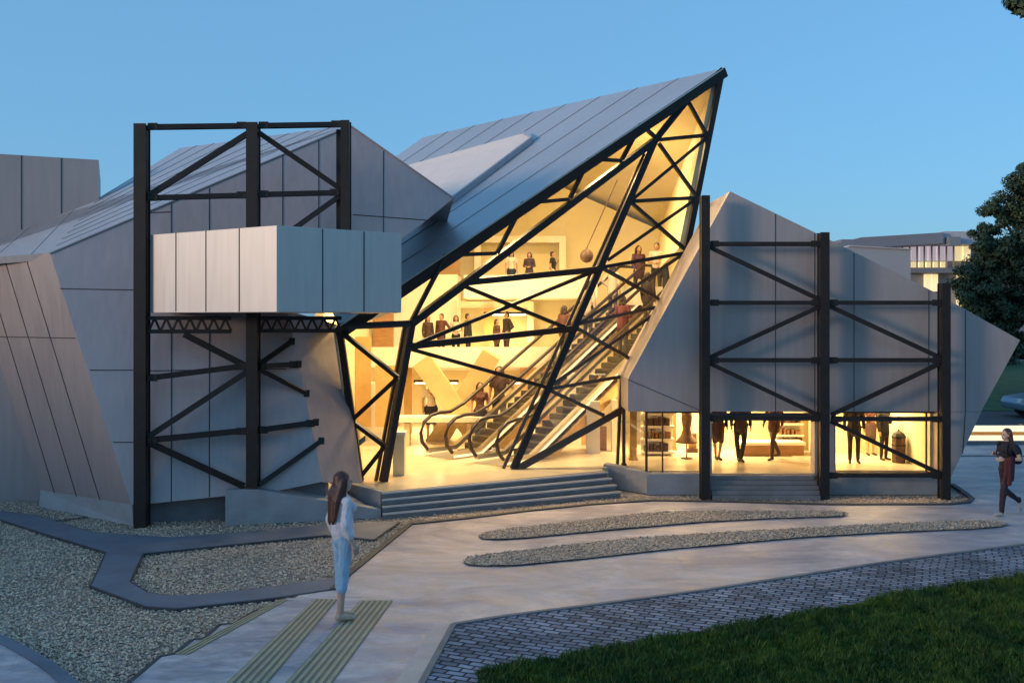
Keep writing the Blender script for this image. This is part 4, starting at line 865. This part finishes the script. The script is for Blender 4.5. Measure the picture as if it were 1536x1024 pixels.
# ---- trees ----
def quads(name, c, nrm, size, m, par):
    n = len(c); t = np.cross(nrm, rng.normal(size=(n, 3))); t /= np.linalg.norm(t, axis=1)[:, None] + 1e-9; s = np.cross(nrm, t)
    L_ = size[:, None]; v = np.stack([c - t * L_, c + s * L_ * .42, c + t * L_, c - s * L_ * .42], 1).reshape(-1, 3)
    o3 = np.array(WL[par.name]); v = v - o3
    f = np.arange(n * 4, dtype=np.int32); me = bpy.data.meshes.new(name); me.vertices.add(n * 4); me.vertices.foreach_set('co', v.ravel()); me.loops.add(n * 4); me.loops.foreach_set('vertex_index', f)
    me.polygons.add(n); me.polygons.foreach_set('loop_start', np.arange(0, n * 4, 4, dtype=np.int32)); me.polygons.foreach_set('loop_total', np.full(n, 4, np.int32)); me.update(calc_edges=True); me.materials.append(M[m] if isinstance(m, str) else m)
    o = bpy.data.objects.new(name, me); COL.objects.link(o); o.parent = par; return o
def tree(name, label, base, h, trunk_h, crowns, nleaf, ls, m='leaf', cat='tree', group=None, seed=1):
    t = thing(name, label, cat, base, group); r = np.random.default_rng(seed); rnd = random.Random(seed)
    b = MB(); top = V(base) + V((0, 0, trunk_h)); rad = h * .022
    b.tube([V(base), V(base) + V((.05, 0, trunk_h * .5)), top], [rad * 1.3, rad, rad * .8], 10)
    cl, wt = [], []
    for (cx_, cy_, cz_, rx, ry, rz) in crowns:
        cc = V((cx_, cy_, cz_)); mid = top.lerp(cc, .5) + V((0, 0, .15)); b.tube([top, mid, cc], [rad * .7, rad * .4, rad * .15], 6)
        k = max(10, int(26 * (rx * ry * rz) ** .5))
        for _ in range(k):
            d = r.normal(size=3); d /= np.linalg.norm(d); q = r.random() ** .4
            p = np.array([cx_ + d[0] * rx * q, cy_ + d[1] * ry * q, cz_ + d[2] * rz * q]); cl.append(p); wt.append(.25 + .62 * r.random() * min(rx, rz) * .55)
            if rnd.random() < .5: b.tube([cc, cc.lerp(V(p), .55) + V((0, 0, .06)), V(p)], [rad * .16, rad * .1, rad * .04], 4)
    b.build('trunk', 'bark', t, smooth=True)
    cl = np.array(cl); wt = np.array(wt); idx = r.integers(0, len(cl), nleaf)
    off = r.normal(size=(nleaf, 3)); off /= np.linalg.norm(off, axis=1)[:, None]; off *= (r.random(nleaf) ** .45)[:, None] * wt[idx][:, None] * np.array([1, 1, .7])
    nr = off + r.normal(size=(nleaf, 3)) * .25 * wt[idx][:, None] + np.array([0, 0, .25]) * wt[idx][:, None]; nr /= np.linalg.norm(nr, axis=1)[:, None] + 1e-9
    quads('crown', cl[idx] + off, nr, r.uniform(.6, 1.25, nleaf) * ls, m, t); return t
D = 45.
def cr(px, py, rx, rz, dy=0, D=D): p = at(px, py, D + dy); return (p.x, p.y, p.z, rx * D / F, (rx + rz) * .5 * D / F, rz * D / F)
q = at(1580, 478, D)
tree('broadleaf_tree', 'big dark broadleaf tree rising behind the pointed tip of the shop pavilion', (q.x, D, .6), 11, 3.2,
     [cr(1560, 330, 55, 62), cr(1535, 400, 70, 55, -1), cr(1490, 375, 30, 28, -1), cr(1478, 345, 20, 12), cr(1500, 318, 26, 16), cr(1530, 290, 26, 32), cr(1545, 262, 14, 18), cr(1470, 430, 38, 36, -1.2), cr(1450, 432, 18, 20, -1), cr(1490, 470, 45, 34, -1), cr(1540, 480, 55, 42), cr(1600, 420, 80, 90, 1), cr(1462, 470, 24, 22, -1), cr(1590, 300, 50, 70, 1)], 120000, .085, seed=5)
for i, (px, py, dd, w, lb) in enumerate(((1500, 520, 60, 30, 'low dark shrub left of the tree trunk beyond the grass bank'), (1535, 528, 64, 34, 'low dark shrub right of the tree trunk at the edge of the photo'), (1580, 515, 62, 40, 'low dark shrub outside the right edge'))):
    if i == 2: continue
    q = at(px, py, dd); tree('shrub', lb, (q.x, dd, 1.1), 3, .6, [cr(px, py + 4, w, 26, 0, dd), cr(px - 14, py + 16, w * .7, 20, 0, dd)], 6000, .16, cat='shrub', group='shrubs beyond the grass bank', seed=20 + i)
# overhanging twig at the top right corner belongs to a nearer tree
q = V((10.6, 15.5, 0)); tc = at(1600, -60, 15.5)
tree('overhanging_tree', 'near tree whose leaf tips hang into the top right corner', (q.x, 15.5, 0), 10, 6.5, [(tc.x + .3, 15.5, tc.z + .2, .75, .75, .6), (tc.x + 1.2, 15.7, tc.z + .6, 1.3, 1.2, 1.), (11.0, 15.5, tc.z + .5, 1.7, 1.6, 1.3), (11.6, 15.2, tc.z - .6, 1.3, 1.3, 1.), (10.4, 16.2, tc.z + 1.4, 1.5, 1.4, 1.1), (at(1545, -6, 15.2).x, 15.2, at(1545, -6, 15.2).z, .22, .2, .16)], 34000, .07, seed=9)
# ================= people =================
def ell(c, r, rot=None):
    return ('e', V(c), V(r), rot)
def cap(a, ra, b, rb): return ('c', V(a), ra, V(b), rb)
def prim_mesh(bm, p, n=12):
    if p[0] == 'e':
        m = Matrix.Translation(p[1]) @ (p[3].to_4x4() if p[3] else Matrix.Identity(4)) @ Matrix.Diagonal((*p[2], 1))
        bmesh.ops.create_icosphere(bm, subdivisions=3, radius=1, matrix=m)
    else:
        a, ra, b, rb = p[1:]; d = b - a; L = d.length; d = d / L
        q = d.to_track_quat('Z', 'Y').to_matrix(); rings = []
        prof = [(math.sin(t) * ra, -math.cos(t) * ra) for t in (0.02, .5, 1.0, math.pi / 2)] + [(math.sin(t) * rb, L + math.cos(t) * rb) for t in (math.pi / 2, 1.0, .5, .02)]
        for r, z in prof: rings.append([bm.verts.new(a + q @ V((r * math.cos(2 * math.pi * k / n), r * math.sin(2 * math.pi * k / n), z))) for k in range(n)])
        for i in range(len(rings) - 1):
            for k in range(n): bm.faces.new((rings[i][k], rings[i][(k + 1) % n], rings[i + 1][(k + 1) % n], rings[i + 1][k]))
        bm.faces.new(rings[0][::-1]); bm.faces.new(rings[-1])
def sdist(p, P):
    if p[0] == 'e':
        c = np.array(p[1]); r = np.array(p[2]); q = P - c
        if p[3]: q = q @ np.array(p[3])
        k = np.linalg.norm(q / r, axis=1); return (k - 1) * r.min()
    a, ra, b, rb = np.array(p[1]), p[2], np.array(p[3]), p[4]; d = b - a; t = np.clip(((P - a) @ d) / (d @ d), 0, 1)
    return np.linalg.norm(P - a - t[:, None] * d, axis=1) - (ra + (rb - ra) * t)
def fuse(name, tagged, mats, voxel, smooth=4):
    """tagged: [(material index, primitive)] -> ONE continuous mesh"""
    bm = bmesh.new()
    for _, p in tagged: prim_mesh(bm, p)
    me = bpy.data.meshes.new('tmp'); bm.to_mesh(me); bm.free(); ob = bpy.data.objects.new('tmp', me); COL.objects.link(ob)
    r = ob.modifiers.new('r', 'REMESH'); r.mode = 'VOXEL'; r.voxel_size = voxel
    s = ob.modifiers.new('s', 'SMOOTH'); s.factor = .5; s.iterations = smooth
    dg = bpy.context.evaluated_depsgraph_get(); me2 = bpy.data.meshes.new_from_object(ob.evaluated_get(dg)); bpy.data.objects.remove(ob); bpy.data.meshes.remove(me)
    me2.name = name; me2.materials.clear()
    for m in mats: me2.materials.append(m)
    n = len(me2.polygons); c = np.empty(n * 3); me2.polygons.foreach_get('center', c); c = c.reshape(-1, 3)
    D = np.stack([sdist(p, c) for _, p in tagged]); tg = np.array([t for t, _ in tagged]); best = D.argmin(0)
    me2.polygons.foreach_set('material_index', tg[best].astype(np.int32)); me2.polygons.foreach_set('use_smooth', np.ones(n, bool)); me2.update(); return me2
PM = {}; rnd_ = random.Random(3)
def pm(col, rough=.75):
    k = tuple(round(c, 3) for c in col)
    if k not in PM: PM[k] = mat('cloth', col, rough, var=.14, scale=14, bump=.35, bscale=55)
    return PM[k]
def skin(col): return pm(col, .5)
JD = dict(pel=(0, 0, .95), wai=(0, .0, 1.08), che=(0, 0, 1.27), nek=(0, .0, 1.44), hed=(0, -.015, 1.585),
          hipL=(.09, 0, .91), hipR=(-.09, 0, .91), kneL=(.095, -.01, .50), kneR=(-.095, -.01, .50), ankL=(.095, .02, .09), ankR=(-.095, .02, .09),
          shoL=(.175, 0, 1.40), shoR=(-.175, 0, 1.40), elbL=(.225, .02, 1.12), elbR=(-.225, .02, 1.12), wriL=(.235, -.04, .88), wriR=(-.235, -.04, .88))
def hand(w, e, tagm, out, side, sc=1.):
    w = V(w); d = (w - V(e)).normalized(); inn = V((-side, 0, 0)); inn = (inn - d * inn.dot(d)).normalized(); ac = d.cross(inn)
    if ac.y > 0: ac = -ac
    out.append((tagm, cap(w, .024, w + d * .05, .028))); out.append((tagm, cap(w + d * .02 + ac * .012, .022, w + d * .065 + ac * .02, .02))); out.append((tagm, cap(w + d * .02 - ac * .012, .022, w + d * .06 - ac * .02, .02)))
    for k, (o, l) in enumerate(((.027, .066), (.010, .076), (-.009, .071), (-.027, .055))):
        k0 = w + d * .075 + ac * o; k1 = k0 + d * l * .55 + inn * .010; k2 = k1 + d * l * .4 + inn * .026; out.append((tagm, cap(k0, .0095, k1, .009))); out.append((tagm, cap(k1, .009, k2, .0075)))
    t0 = w + d * .025 + ac * .032; t1 = t0 + d * .03 + ac * .022 + inn * .008; out.append((tagm, cap(t0, .012, t1, .0105))); out.append((tagm, cap(t1, .0105, t1 + d * .028 + inn * .01, .0085)))
def figure(label, base, h, head_deg, pose=None, colors=None, female=True, voxel=.016, top='tee', bottom='trousers', hair=None, group='visitors inside the glass hall', hairlen=.2, extra=None, fine=False, name='person'):
    J = {k: V(v) for k, v in JD.items()}
    for k, v in (pose or {}).items(): J[k] = V(v)
    C = dict(skin=(.50, .30, .21), top=(.2, .15, .12), bot=(.03, .03, .04), shoe=(.04, .03, .03), hair=(.03, .018, .012)); C.update(colors or {})
    T = []; sw = .93 if female else 1.06
    a = T.append
    # trunk
    a((2, ell(J['pel'], (.165 if female else .155, .115, .13)))); a((1, cap(J['wai'] + V((0, 0, -.03)), .118 * sw, J['che'], .13 * sw)))
    a((1, ell(J['che'] + V((0, 0, .02)), (.165 * sw, .108 * sw, .175)))); a((1, cap(J['shoL'] * 1 + V((0, 0, -.01)), .062 * sw, J['shoR'] + V((0, 0, -.01)), .062 * sw)))
    if female: a((1, ell(J['che'] + V((.065, -.085, .03)), (.06, .05, .06)))); a((1, ell(J['che'] + V((-.065, -.085, .03)), (.06, .05, .06))))
    a((1, cap(J['pel'] + V((0, 0, .06)), .135, J['wai'], .122)))
    a((0, cap(J['nek'] + V((0, .01, -.03)), .056, J['nek'] + (J['hed'] - J['nek']) * .5, .05)))
    hd = J['hed']
    a((0, ell(hd + V((0, .012, .02)), (.075, .092, .10)))); a((0, ell(hd + V((0, -.022, -.045)), (.056, .068, .066)))); a((0, ell(hd + V((0, -.09, -.012)), (.012, .018, .022)))); a((0, cap(hd + V((0, -.082, .02)), .010, hd + V((0, -.10, -.018)), .013)))
    for s in (1, -1): a((0, ell(hd + V((s * .076, .012, -.008)), (.012, .022, .032))))
    if fine:
        a((5, ell(hd + V((.03, -.078, .008)), (.012, .008, .007)))); a((5, ell(hd + V((-.03, -.078, .008)), (.012, .008, .007)))); a((6, ell(hd + V((0, -.085, -.052)), (.022, .009, .007))))
    for s, L in ((1, 'L'), (-1, 'R')):
        hp, kn, an = J['hip' + L], J['kne' + L], J['ank' + L]
        f = 1.12 if bottom in ('wide', 'skirt') else 1.
        a((2, cap(hp, .092 * f, kn, .060 * f)))
        if bottom == 'skirt' or bottom == 'shorts': a((0, cap(kn, .052, an, .036))); a((0, cap(kn.lerp(an, .25) + V((0, .018, 0)), .05, kn.lerp(an, .5), .042)))
        elif bottom == 'crop':
            mid = kn.lerp(an, .30); a((2, cap(kn, .066, mid, .066))); a((0, cap(mid, .050, an, .034))); a((0, cap(mid + V((0, .012, 0)), .046, kn.lerp(an, .6), .04)))
        else: a((2, cap(kn, .060 * f, an + V((0, 0, .02)), .050 * f))); a((2, cap(kn.lerp(an, .2) + V((0, .018, 0)), .056, kn.lerp(an, .5), .050)))
        # foot
        fd = V((0, -1, 0)); 
        if ('toe' + L) in J: fd = (J['toe' + L] - an).normalized()
        else: fd = V((s * .18, -1, -.28)).normalized()
        a((3, cap(an + V((0, .02, -.035)), .040, an + fd * .10 + V((0, 0, -.02)), .036))); a((3, cap(an + fd * .08 + V((0, 0, -.022)), .038, an + fd * .165 + V((0, 0, -.012)), .028)))
        if bottom != 'skirt' and bottom != 'crop': a((2, cap(an + V((0, 0, .01)), .045, an + V((0, 0, .05)), .048)))
        else: a((0, cap(an + V((0, 0, -.02)), .036, an + V((0, 0, .04)), .036)))
        so, el, wr = J['sho' + L], J['elb' + L], J['wri' + L]
        if top == 'puff': a((1, cap(so, .052, so.lerp(el, .55), .055))); a((1, cap(so.lerp(el, .5), .055, el, .058))); a((1, cap(el, .058, el.lerp(wr, .5), .060)))
        elif top == 'tee': a((1, cap(so, .058 * sw, so.lerp(el, .55), .053 * sw))); a((0, cap(so.lerp(el, .5), .044 * sw, el, .038)))
        else: a((1, cap(so, .060 * sw, el, .050))); a((1, cap(el, .050, wr.lerp(el, .1), .038)))
        a((0, cap(el, .038, wr, .026))); hand(wr, el, 0, T, s)
    if bottom == 'skirt': a((2, cap(J['pel'] + V((0, 0, -.05)), .15, (J['kneL'] + J['kneR']) / 2 + V((0, 0, .12)), .15)))
    if bottom == 'wide': a((2, cap(J['pel'] + V((0, 0, -.05)), .145, (J['kneL'] + J['kneR']) / 2, .115)))
    if top == 'puff': a((1, cap(J['wai'] + V((0, 0, -.07)), .138, J['che'] + V((0, 0, -.05)), .112)))
    if top == 'coat': a((1, cap(J['pel'] + V((0, 0, -.12)), .165, J['che'], .14)))
    mats = [skin(C['skin']), pm(C['top']), pm(C['bot']), pm(C['shoe']), pm(C['hair'], .4), pm((.02, .015, .012)), pm((.35, .12, .10))]
    P_ = thing(name, label, 'person', base, group)
    sc = h / 1.70; P_.scale = (sc, sc, sc); P_.rotation_euler = (0, 0, math.radians(head_deg))
    zmin = min(J['ankL'].z, J['ankR'].z)
    me = fuse('body', T, mats, voxel); o = bpy.data.objects.new('body', me); COL.objects.link(o); o.parent = P_
    if fine:      # cloth folds
        from mathutils import noise as nz
        vm = {}; nrm = [v.normal.copy() for v in me.vertices]
        for p in me.polygons:
            if p.material_index in (1, 2):
                for v in p.vertices: vm[v] = p.material_index
        for v, k in vm.items():
            c0 = me.vertices[v].co; f = V((c0.x * 16, c0.y * 16, c0.z * (7 if k == 1 else 4.5))); me.vertices[v].co = c0 + nrm[v] * (nz.noise(f) * .010 + nz.noise(f * 2.3) * .005)
        me.update()
    lo = min(v.co.z for v in me.vertices); o.location.z = -lo
    HR = [(0, ell(hd + V((0, .03, .045)), (.086, .096, .088))), (0, ell(hd + V((0, .058, .0)), (.082, .07, .10)))]
    if hairlen > .05:
        n = 9 if fine else 6
        for i in range(n):
            x = (i / (n - 1) - .5) * .15
            by = .17 if hairlen > .3 else .085
            if by > .1:
                md = hd + V((x * 1.25, .145 - abs(x) * .3, -hairlen * .42 + rnd_.uniform(-.05, .05))); ra_ = rnd_.uniform(.026, .044); HR.append((0, cap(hd + V((x, .06 - abs(x) * .25, .02)), .040, md, ra_))); HR.append((0, cap(md, ra_, hd + V((x * 1.1 + rnd_.uniform(-.012, .012), by - abs(x) * .3, -hairlen + rnd_.uniform(-.08, .05))), rnd_.uniform(.014, .024))))
            else: HR.append((0, cap(hd + V((x, .06 - abs(x) * .25, .02)), .040, hd + V((x * 1.15, by - abs(x) * .2, -hairlen)), .030)))
        for s in (1, -1): HR.append((0, cap(hd + V((s * .074, .015, .04)), .034, hd + V((s * .088, .05, -hairlen * .62)), .030)))
    m2 = fuse('hair', HR, [mats[4]], max(.010, voxel)); ho = bpy.data.objects.new('hair', m2); COL.objects.link(ho); ho.parent = P_; ho.location.z = -lo
    for nm, prims, col in (extra or []):
        mm = fuse(nm, [(0, p) for p in prims], [pm(col)], max(.008, voxel * .7)); eo = bpy.data.objects.new(nm, mm); COL.objects.link(eo); eo.parent = P_; eo.location.z = -lo
    P_['lift'] = -lo
    return P_
# --- woman in the foreground, seen from behind and her right, looking to the glass hall ---
W0 = gr(514, 934); W0.z = .036 + .006
wp = dict(kneL=(.065, -.005, .50), kneR=(-.055, .02, .50), ankL=(.05, .0, .09), ankR=(-.045, .055, .09), hipL=(.085, 0, .91), hipR=(-.085, 0, .91),
          elbL=(.225, .06, 1.13), wriL=(.225, -.03, .90), elbR=(-.22, .06, 1.13), wriR=(-.215, -.04, .90), shoL=(.16, .01, 1.39), shoR=(-.16, .01, 1.39), toeL=(.08, -.2, .03), toeR=(-.09, -.15, .03))
woman = figure('long haired woman in white blouse and cropped light blue jeans on the tactile paving', W0, 1.80, 122, wp,
    dict(top=(.62, .58, .62), bot=(.30, .46, .62), shoe=(.50, .36, .26), hair=(.075, .022, .013), skin=(.52, .33, .26)), True, .0075, 'puff', 'crop', hairlen=.41, group=None, fine=True)
# --- walker on the right ---
K0 = gr(1510, 774); K0.z = .034
kp_ = dict(hipL=(.085, 0, .91), hipR=(-.085, 0, .91), kneL=(.09, -.16, .53), ankL=(.085, -.20, .09), kneR=(-.085, .02, .50), ankR=(-.08, .36, .24), toeR=(-.08, .42, .06), toeL=(.10, -.40, .05),
           elbL=(.25, .10, 1.13), wriL=(.13, -.18, 1.12), elbR=(-.24, .02, 1.14), wriR=(-.10, -.22, 1.22), che=(0, -.02, 1.27))
walker = figure('woman walking in dark top and trousers with a jacket over her arm', K0, 1.62, -74, kp_,
    dict(top=(.018, .016, .024), bot=(.03, .014, .026), shoe=(.55, .45, .38), hair=(.07, .035, .022), skin=(.55, .36, .28)), True, .0085, 'tee', 'trousers', hairlen=.16, group=None, fine=True)
def held(name, label, cat, P, prims, col, vox=.012):
    lift = P['lift']; me = fuse(name, [(0, p) for p in prims], [pm(col)], vox); o = bpy.data.objects.new(name, me); COL.objects.link(o)
    o.matrix_world = Matrix.Translation(P.location) @ Matrix.Rotation(P.rotation_euler.z, 4, 'Z') @ Matrix.Scale(P.scale.x, 4) @ Matrix.Translation((0, 0, lift)); WL[o.name] = V(P.location); return tag(o, label, cat)
bp = held('backpack', 'dark backpack worn by the walking woman', 'backpack', walker, [ell((0, .20, 1.20), (.15, .10, .20)), ell((0, .26, 1.10), (.12, .07, .11)), cap((.10, .12, 1.40), .02, (.12, -.09, 1.40), .018), cap((-.10, .12, 1.40), .02, (-.12, -.09, 1.40), .018), cap((.12, -.09, 1.40), .018, (.13, -.13, 1.2), .016), cap((-.12, -.09, 1.40), .018, (-.13, -.13, 1.2), .016)], (.012, .012, .02))
jk = held('jacket', 'dark red jacket hanging over the arm of the walking woman', 'jacket', walker, [cap((.19, -.04, 1.14), .055, (.19, -.06, .74), .05), cap((.21, -.10, 1.14), .05, (.22, -.14, .66), .045), cap((.17, -.15, 1.13), .045, (.18, -.18, .80), .04)], (.075, .010, .018))
walker_lift = 0
# --- visitors behind the glass ---
STAND = {}
LEAN = dict(elbL=(.24, .0, 1.13), wriL=(.10, -.20, 1.08), elbR=(-.24, .0, 1.13), wriR=(-.10, -.20, 1.10))
PHONE = dict(elbL=(.23, -.03, 1.13), wriL=(.06, -.20, 1.30), elbR=(-.24, .02, 1.12), wriR=(-.23, -.04, .88))
STRIDE = dict(kneL=(.09, -.14, .52), ankL=(.09, -.16, .09), kneR=(-.09, .06, .50), ankR=(-.09, .26, .14), elbL=(.24, .10, 1.14), wriL=(.22, .06, .92), elbR=(-.24, -.05, 1.14), wriR=(-.20, -.16, .95))
HIP = dict(elbL=(.34, .06, 1.16), wriL=(.18, -.04, .99))
CROSS = dict(ankL=(.0, -.05, .09), kneL=(.07, -.06, .50), ankR=(-.04, .06, .09))
br1, br2, br3, bk_, tn = (.05, .022, .016), (.09, .03, .025), (.025, .014, .012), (.010, .009, .012), (.60, .52, .44)
def vis(label, px, py, Y, z, h, deg, pose, top, bot, style='tee', bottom='trousers', hairlen=.15, female=True, group='visitors inside the glass hall', voxel=.017):
    p = at(px, py, Y); return figure(label, V((p.x, Y, z)), h, deg, pose, dict(top=top, bot=bot, skin=(.42, .24, .15)), female, voxel, style, bottom, hairlen=hairlen, group=group)
g3 = 'visitors on the upper gallery'
vis('leftmost visitor on the upper gallery with pale top and dark skirt', 767, 400, 28.9, 4.454, 1.22, 10, {}, tn, bk_, 'tee', 'skirt', .2, True, g3)
vis('visitor on the upper gallery in brown with hands raised together', 794, 400, 28.9, 4.454, 1.18, -20, LEAN, br1, br3, 'coat', 'trousers', .1, True, g3)
vis('slim visitor on the upper gallery in a dark top turned sideways', 829, 400, 29.2, 4.454, 1.22, 70, PHONE, bk_, tn, 'tee', 'trousers', .05, False, g3)
g2 = 'visitors on the middle gallery'
vis('leftmost visitor on the middle gallery in a long brown coat', 642, 480, 28.2, 2.554, 1.24, 35, {}, br1, br3, 'coat', 'trousers', .15, True, g2)
vis('visitor in rust brown next to the long brown coat on the middle gallery', 662, 480, 28.2, 2.554, 1.30, -30, HIP, br2, br3, 'coat', 'trousers', .05, False, g2)
vis('visitor in tan top before the white niche on the middle gallery', 684, 480, 28.4, 2.554, 1.25, 0, LEAN, tn, bk_, 'tee', 'trousers', .2, True, g2)
vis('tall visitor in black before the white niche on the middle gallery', 702, 480, 28.0, 2.554, 1.30, 70, {}, bk_, bk_, 'coat', 'trousers', .05, False, g2)
vis('visitor bending over the parapet in brown on the middle gallery', 745, 480, 27.9, 2.554, 1.15, 60, LEAN, br2, br1, 'coat', 'trousers', .1, True, g2)
vis('rightmost visitor on the middle gallery in dark brown', 760, 480, 28.6, 2.554, 1.36, -60, HIP, br3, br1, 'coat', 'trousers', .05, False, g2)
vis('visitor with a black skirt behind the pale counter', 647, 600, 26.6, FZ + .004, 1.62, 0, PHONE, tn, bk_, 'tee', 'skirt', .12, True)
vis('visitor in brown dress standing between the two escalators', 720, 600, 25.6, FZ + .004, 1.62, 15, {}, br2, bk_, 'tee', 'wide', .2, True)
vis('taller visitor in black trousers behind the escalators', 749, 580, 27.0, FZ + .004, 1.98, -15, HIP, br1, bk_, 'tee', 'trousers', .1, False)
def on_esc(label, pt, s, deg, top, bot, pose={}, h=1.5, style='coat', w=.43):
    q = pt(s, w, .02); z = FZ + RISE * (math.floor(max(0, (s - .9)) / (RISE / TA / 26)) + .5) / 26 if s > .9 else FZ + .02
    z = min(z, FZ + RISE) + .0
    return figure(label, V((q.x, q.y, z)), h, deg, pose, dict(top=top, bot=bot, skin=(.42, .24, .15)), True, .017, style, 'trousers', hairlen=.12, group='visitors riding the escalators')
on_esc('rider in dark brown high on the nearer escalator', pt1, 6.0, 140, br3, br3)
on_esc('rider in black with a bag near the top of the nearer escalator', pt1, 6.9, 130, bk_, br3, LEAN)
on_esc('rider in cream halfway up the farther escalator', pt2, 5.5, 140, (.6, .5, .4), br3, {}, 1.6)
on_esc('rider in dark red halfway up the nearer escalator', pt1, 4.9, 140, (.10, .015, .015), bk_, LEAN, 1.6)
on_esc('rider in rust brown low on the farther escalator', pt2, 4.5, 140, br2, bk_)
on_esc('rider in tan near the top of the farther escalator', pt2, 6.6, 150, tn, br1, HIP)
vis('visitor in brown at the head of the escalators', 958, 420, 29.2, 4.254, 1.6, 20, STRIDE, br2, br3, 'coat', 'trousers', .12, True, g3)
vis('visitor in black trousers at the upper landing right of the escalators', 985, 420, 28.4, 4.254, 1.62, -25, LEAN, tn, bk_, 'tee', 'trousers', .05, False, g3)
gs = 'visitors in the shop windows'
vis('visitor with brown jacket and bare legs left of the shop entrance', 1077, 700, 23.0, FZ + .004, 1.48, 10, CROSS, br1, br1, 'coat', 'skirt', .2, True, gs, .014)
vis('visitor in brown jacket and black trousers in the middle of the shop entrance', 1111, 700, 22.7, FZ + .004, 1.58, 0, CROSS, br1, bk_, 'coat', 'trousers', .05, False, gs, .014)
vis('visitor in long coat walking in the shop entrance before the oak counter', 1161, 700, 23.0, FZ + .004, 1.50, -60, STRIDE, br2, br1, 'coat', 'trousers', .1, True, gs, .014)
vis('tall visitor in dark coat at the left of the right shop window', 1281, 700, 22.3, FZ + .024, 1.52, -10, {}, br3, br3, 'coat', 'trousers', .05, False, gs, .014)
vis('short visitor in brown farther back in the right shop window', 1306, 700, 23.6, FZ + .024, 1.30, 10, LEAN, br2, br1, 'tee', 'skirt', .1, True, gs, .014)
vis('visitor with raised hand beside the litter bin', 1326, 700, 22.8, FZ + .024, 1.28, 25, PHONE, bk_, br3, 'coat', 'trousers', .05, False, gs, .014)
# ================= camera, sky, light =================
cam = bpy.data.cameras.new('camera'); co = bpy.data.objects.new('camera', cam); COL.objects.link(co); co.location = O; co.rotation_euler = (math.pi / 2, 0, 0)
cam.lens = 35; cam.sensor_width = 36; cam.shift_y = -(512 - HY) / 1536; cam.clip_end = 2000; cam.clip_start = .1; S.camera = co
W = bpy.data.worlds.new('World'); S.world = W; W.use_nodes = True; N = W.node_tree.nodes; L = W.node_tree.links
sky = N.new('ShaderNodeTexSky'); sky.sky_type = 'NISHITA'; sky.sun_disc = False
SUN_EL, SUN_AZ = math.radians(6), math.radians(-118)      # low in the west, on the left
sky.sun_elevation = SUN_EL; sky.sun_rotation = SUN_AZ; sky.ozone_density = 4.2; sky.air_density = 1.0; sky.dust_density = 1.2
flat = N.new('ShaderNodeMix'); flat.data_type = 'RGBA'; flat.inputs['Factor'].default_value = .66      # thin even dusk veil over the clear sky
flat.inputs['B'].default_value = (.49, 1.16, 1.88, 1)
L.new(sky.outputs['Color'], flat.inputs['A']); L.new(flat.outputs['Result'], N['Background'].inputs['Color']); N['Background'].inputs['Strength'].default_value = .15
sl = bpy.data.lights.new('sun', 'SUN'); sl.energy = .8; sl.angle = math.radians(10); sl.color = (1, .74, .52); so = bpy.data.objects.new('sun', sl); COL.objects.link(so)
dv = V((math.sin(SUN_AZ) * math.cos(SUN_EL), math.cos(SUN_AZ) * math.cos(SUN_EL), math.sin(SUN_EL)))
so.rotation_euler = dv.to_track_quat('Z', 'Y').to_euler()
# lamps of the lit hall and shops
LG = 'ceiling lamps of the glass hall'
for i, (x, y, z, lb) in enumerate(((-2.2, 28.9, 1.86, 'flush lamp under the middle gallery, left of the crossed columns'), (-.2, 28.9, 1.86, 'flush lamp under the middle gallery, behind the crossed columns'), (-.2, 29.6, 3.84, 'flush lamp under the upper gallery'))):
    ceil_lamp(x, y, z, 1.2, .3, lb, LG); light(x, y, z - .08, 1.2, .5, 52)
LT = 'track lamps under the shard roof'
for x, y, z, pw, lb in ((-.5, 25.0, 5.7, 180, 'track lamp high over the crossed columns'), (2.6, 26.6, 7.0, 120, 'track lamp under the tip of the shard'), (-2.9, 22.6, 3.6, 70, 'track lamp above the glass wing'), (-.6, 22.9, 4.4, 90, 'track lamp above the foot of the escalators'), (2.0, 23.6, 5.4, 90, 'track lamp behind the right glass pane')):
    z = RAz(x, y) - .55; t = thing('track_lamp', lb, 'lamp', (x, y, z), LT)
    b = MB(); b.lathe(V((x, y, z)), [(.035, .0), (.05, .02), (.05, .12), (.02, .2)], 12); b.build('housing', 'steel', t); b = MB(); b.lathe(V((x, y, z)), [(.034, -.012), (.034, -.002)], 12); b.build('lens', 'lampw', t)
    b = MB(); b.tube([V((x, y, z + .19)), V((x, y, RAz(x, y) - .17))], .005, 5); b.build('hanger', 'steel', t)
    light(x, y, z - .05, .9, .9, pw)
LS = 'ceiling lamps of the shops'
for i, (x, y, lb) in enumerate(((3.9, 24.6, 'ceiling lamp of the left shop'), (5.4, 24.0, 'ceiling lamp above the shop entrance'), (7.3, 22.9, 'ceiling lamp left in the right shop window'), (8.3, 22.9, 'ceiling lamp right in the right shop window'))):
    ceil_lamp(x, y, 2.28, .5, .3, lb, LS); light(x, y, 2.2, .8, .8, 58 if i < 2 else 36)
S.view_settings.view_transform = 'Standard'; S.view_settings.look = 'None'; S.view_settings.exposure = 1.36; S.view_settings.gamma = 1
S.render.engine = 'CYCLES'; c = S.cycles; c.use_denoising = True; c.max_bounces = 8; c.diffuse_bounces = 4; c.transparent_max_bounces = 24; c.sample_clamp_indirect = 6; c.caustics_reflective = False; c.caustics_refractive = False
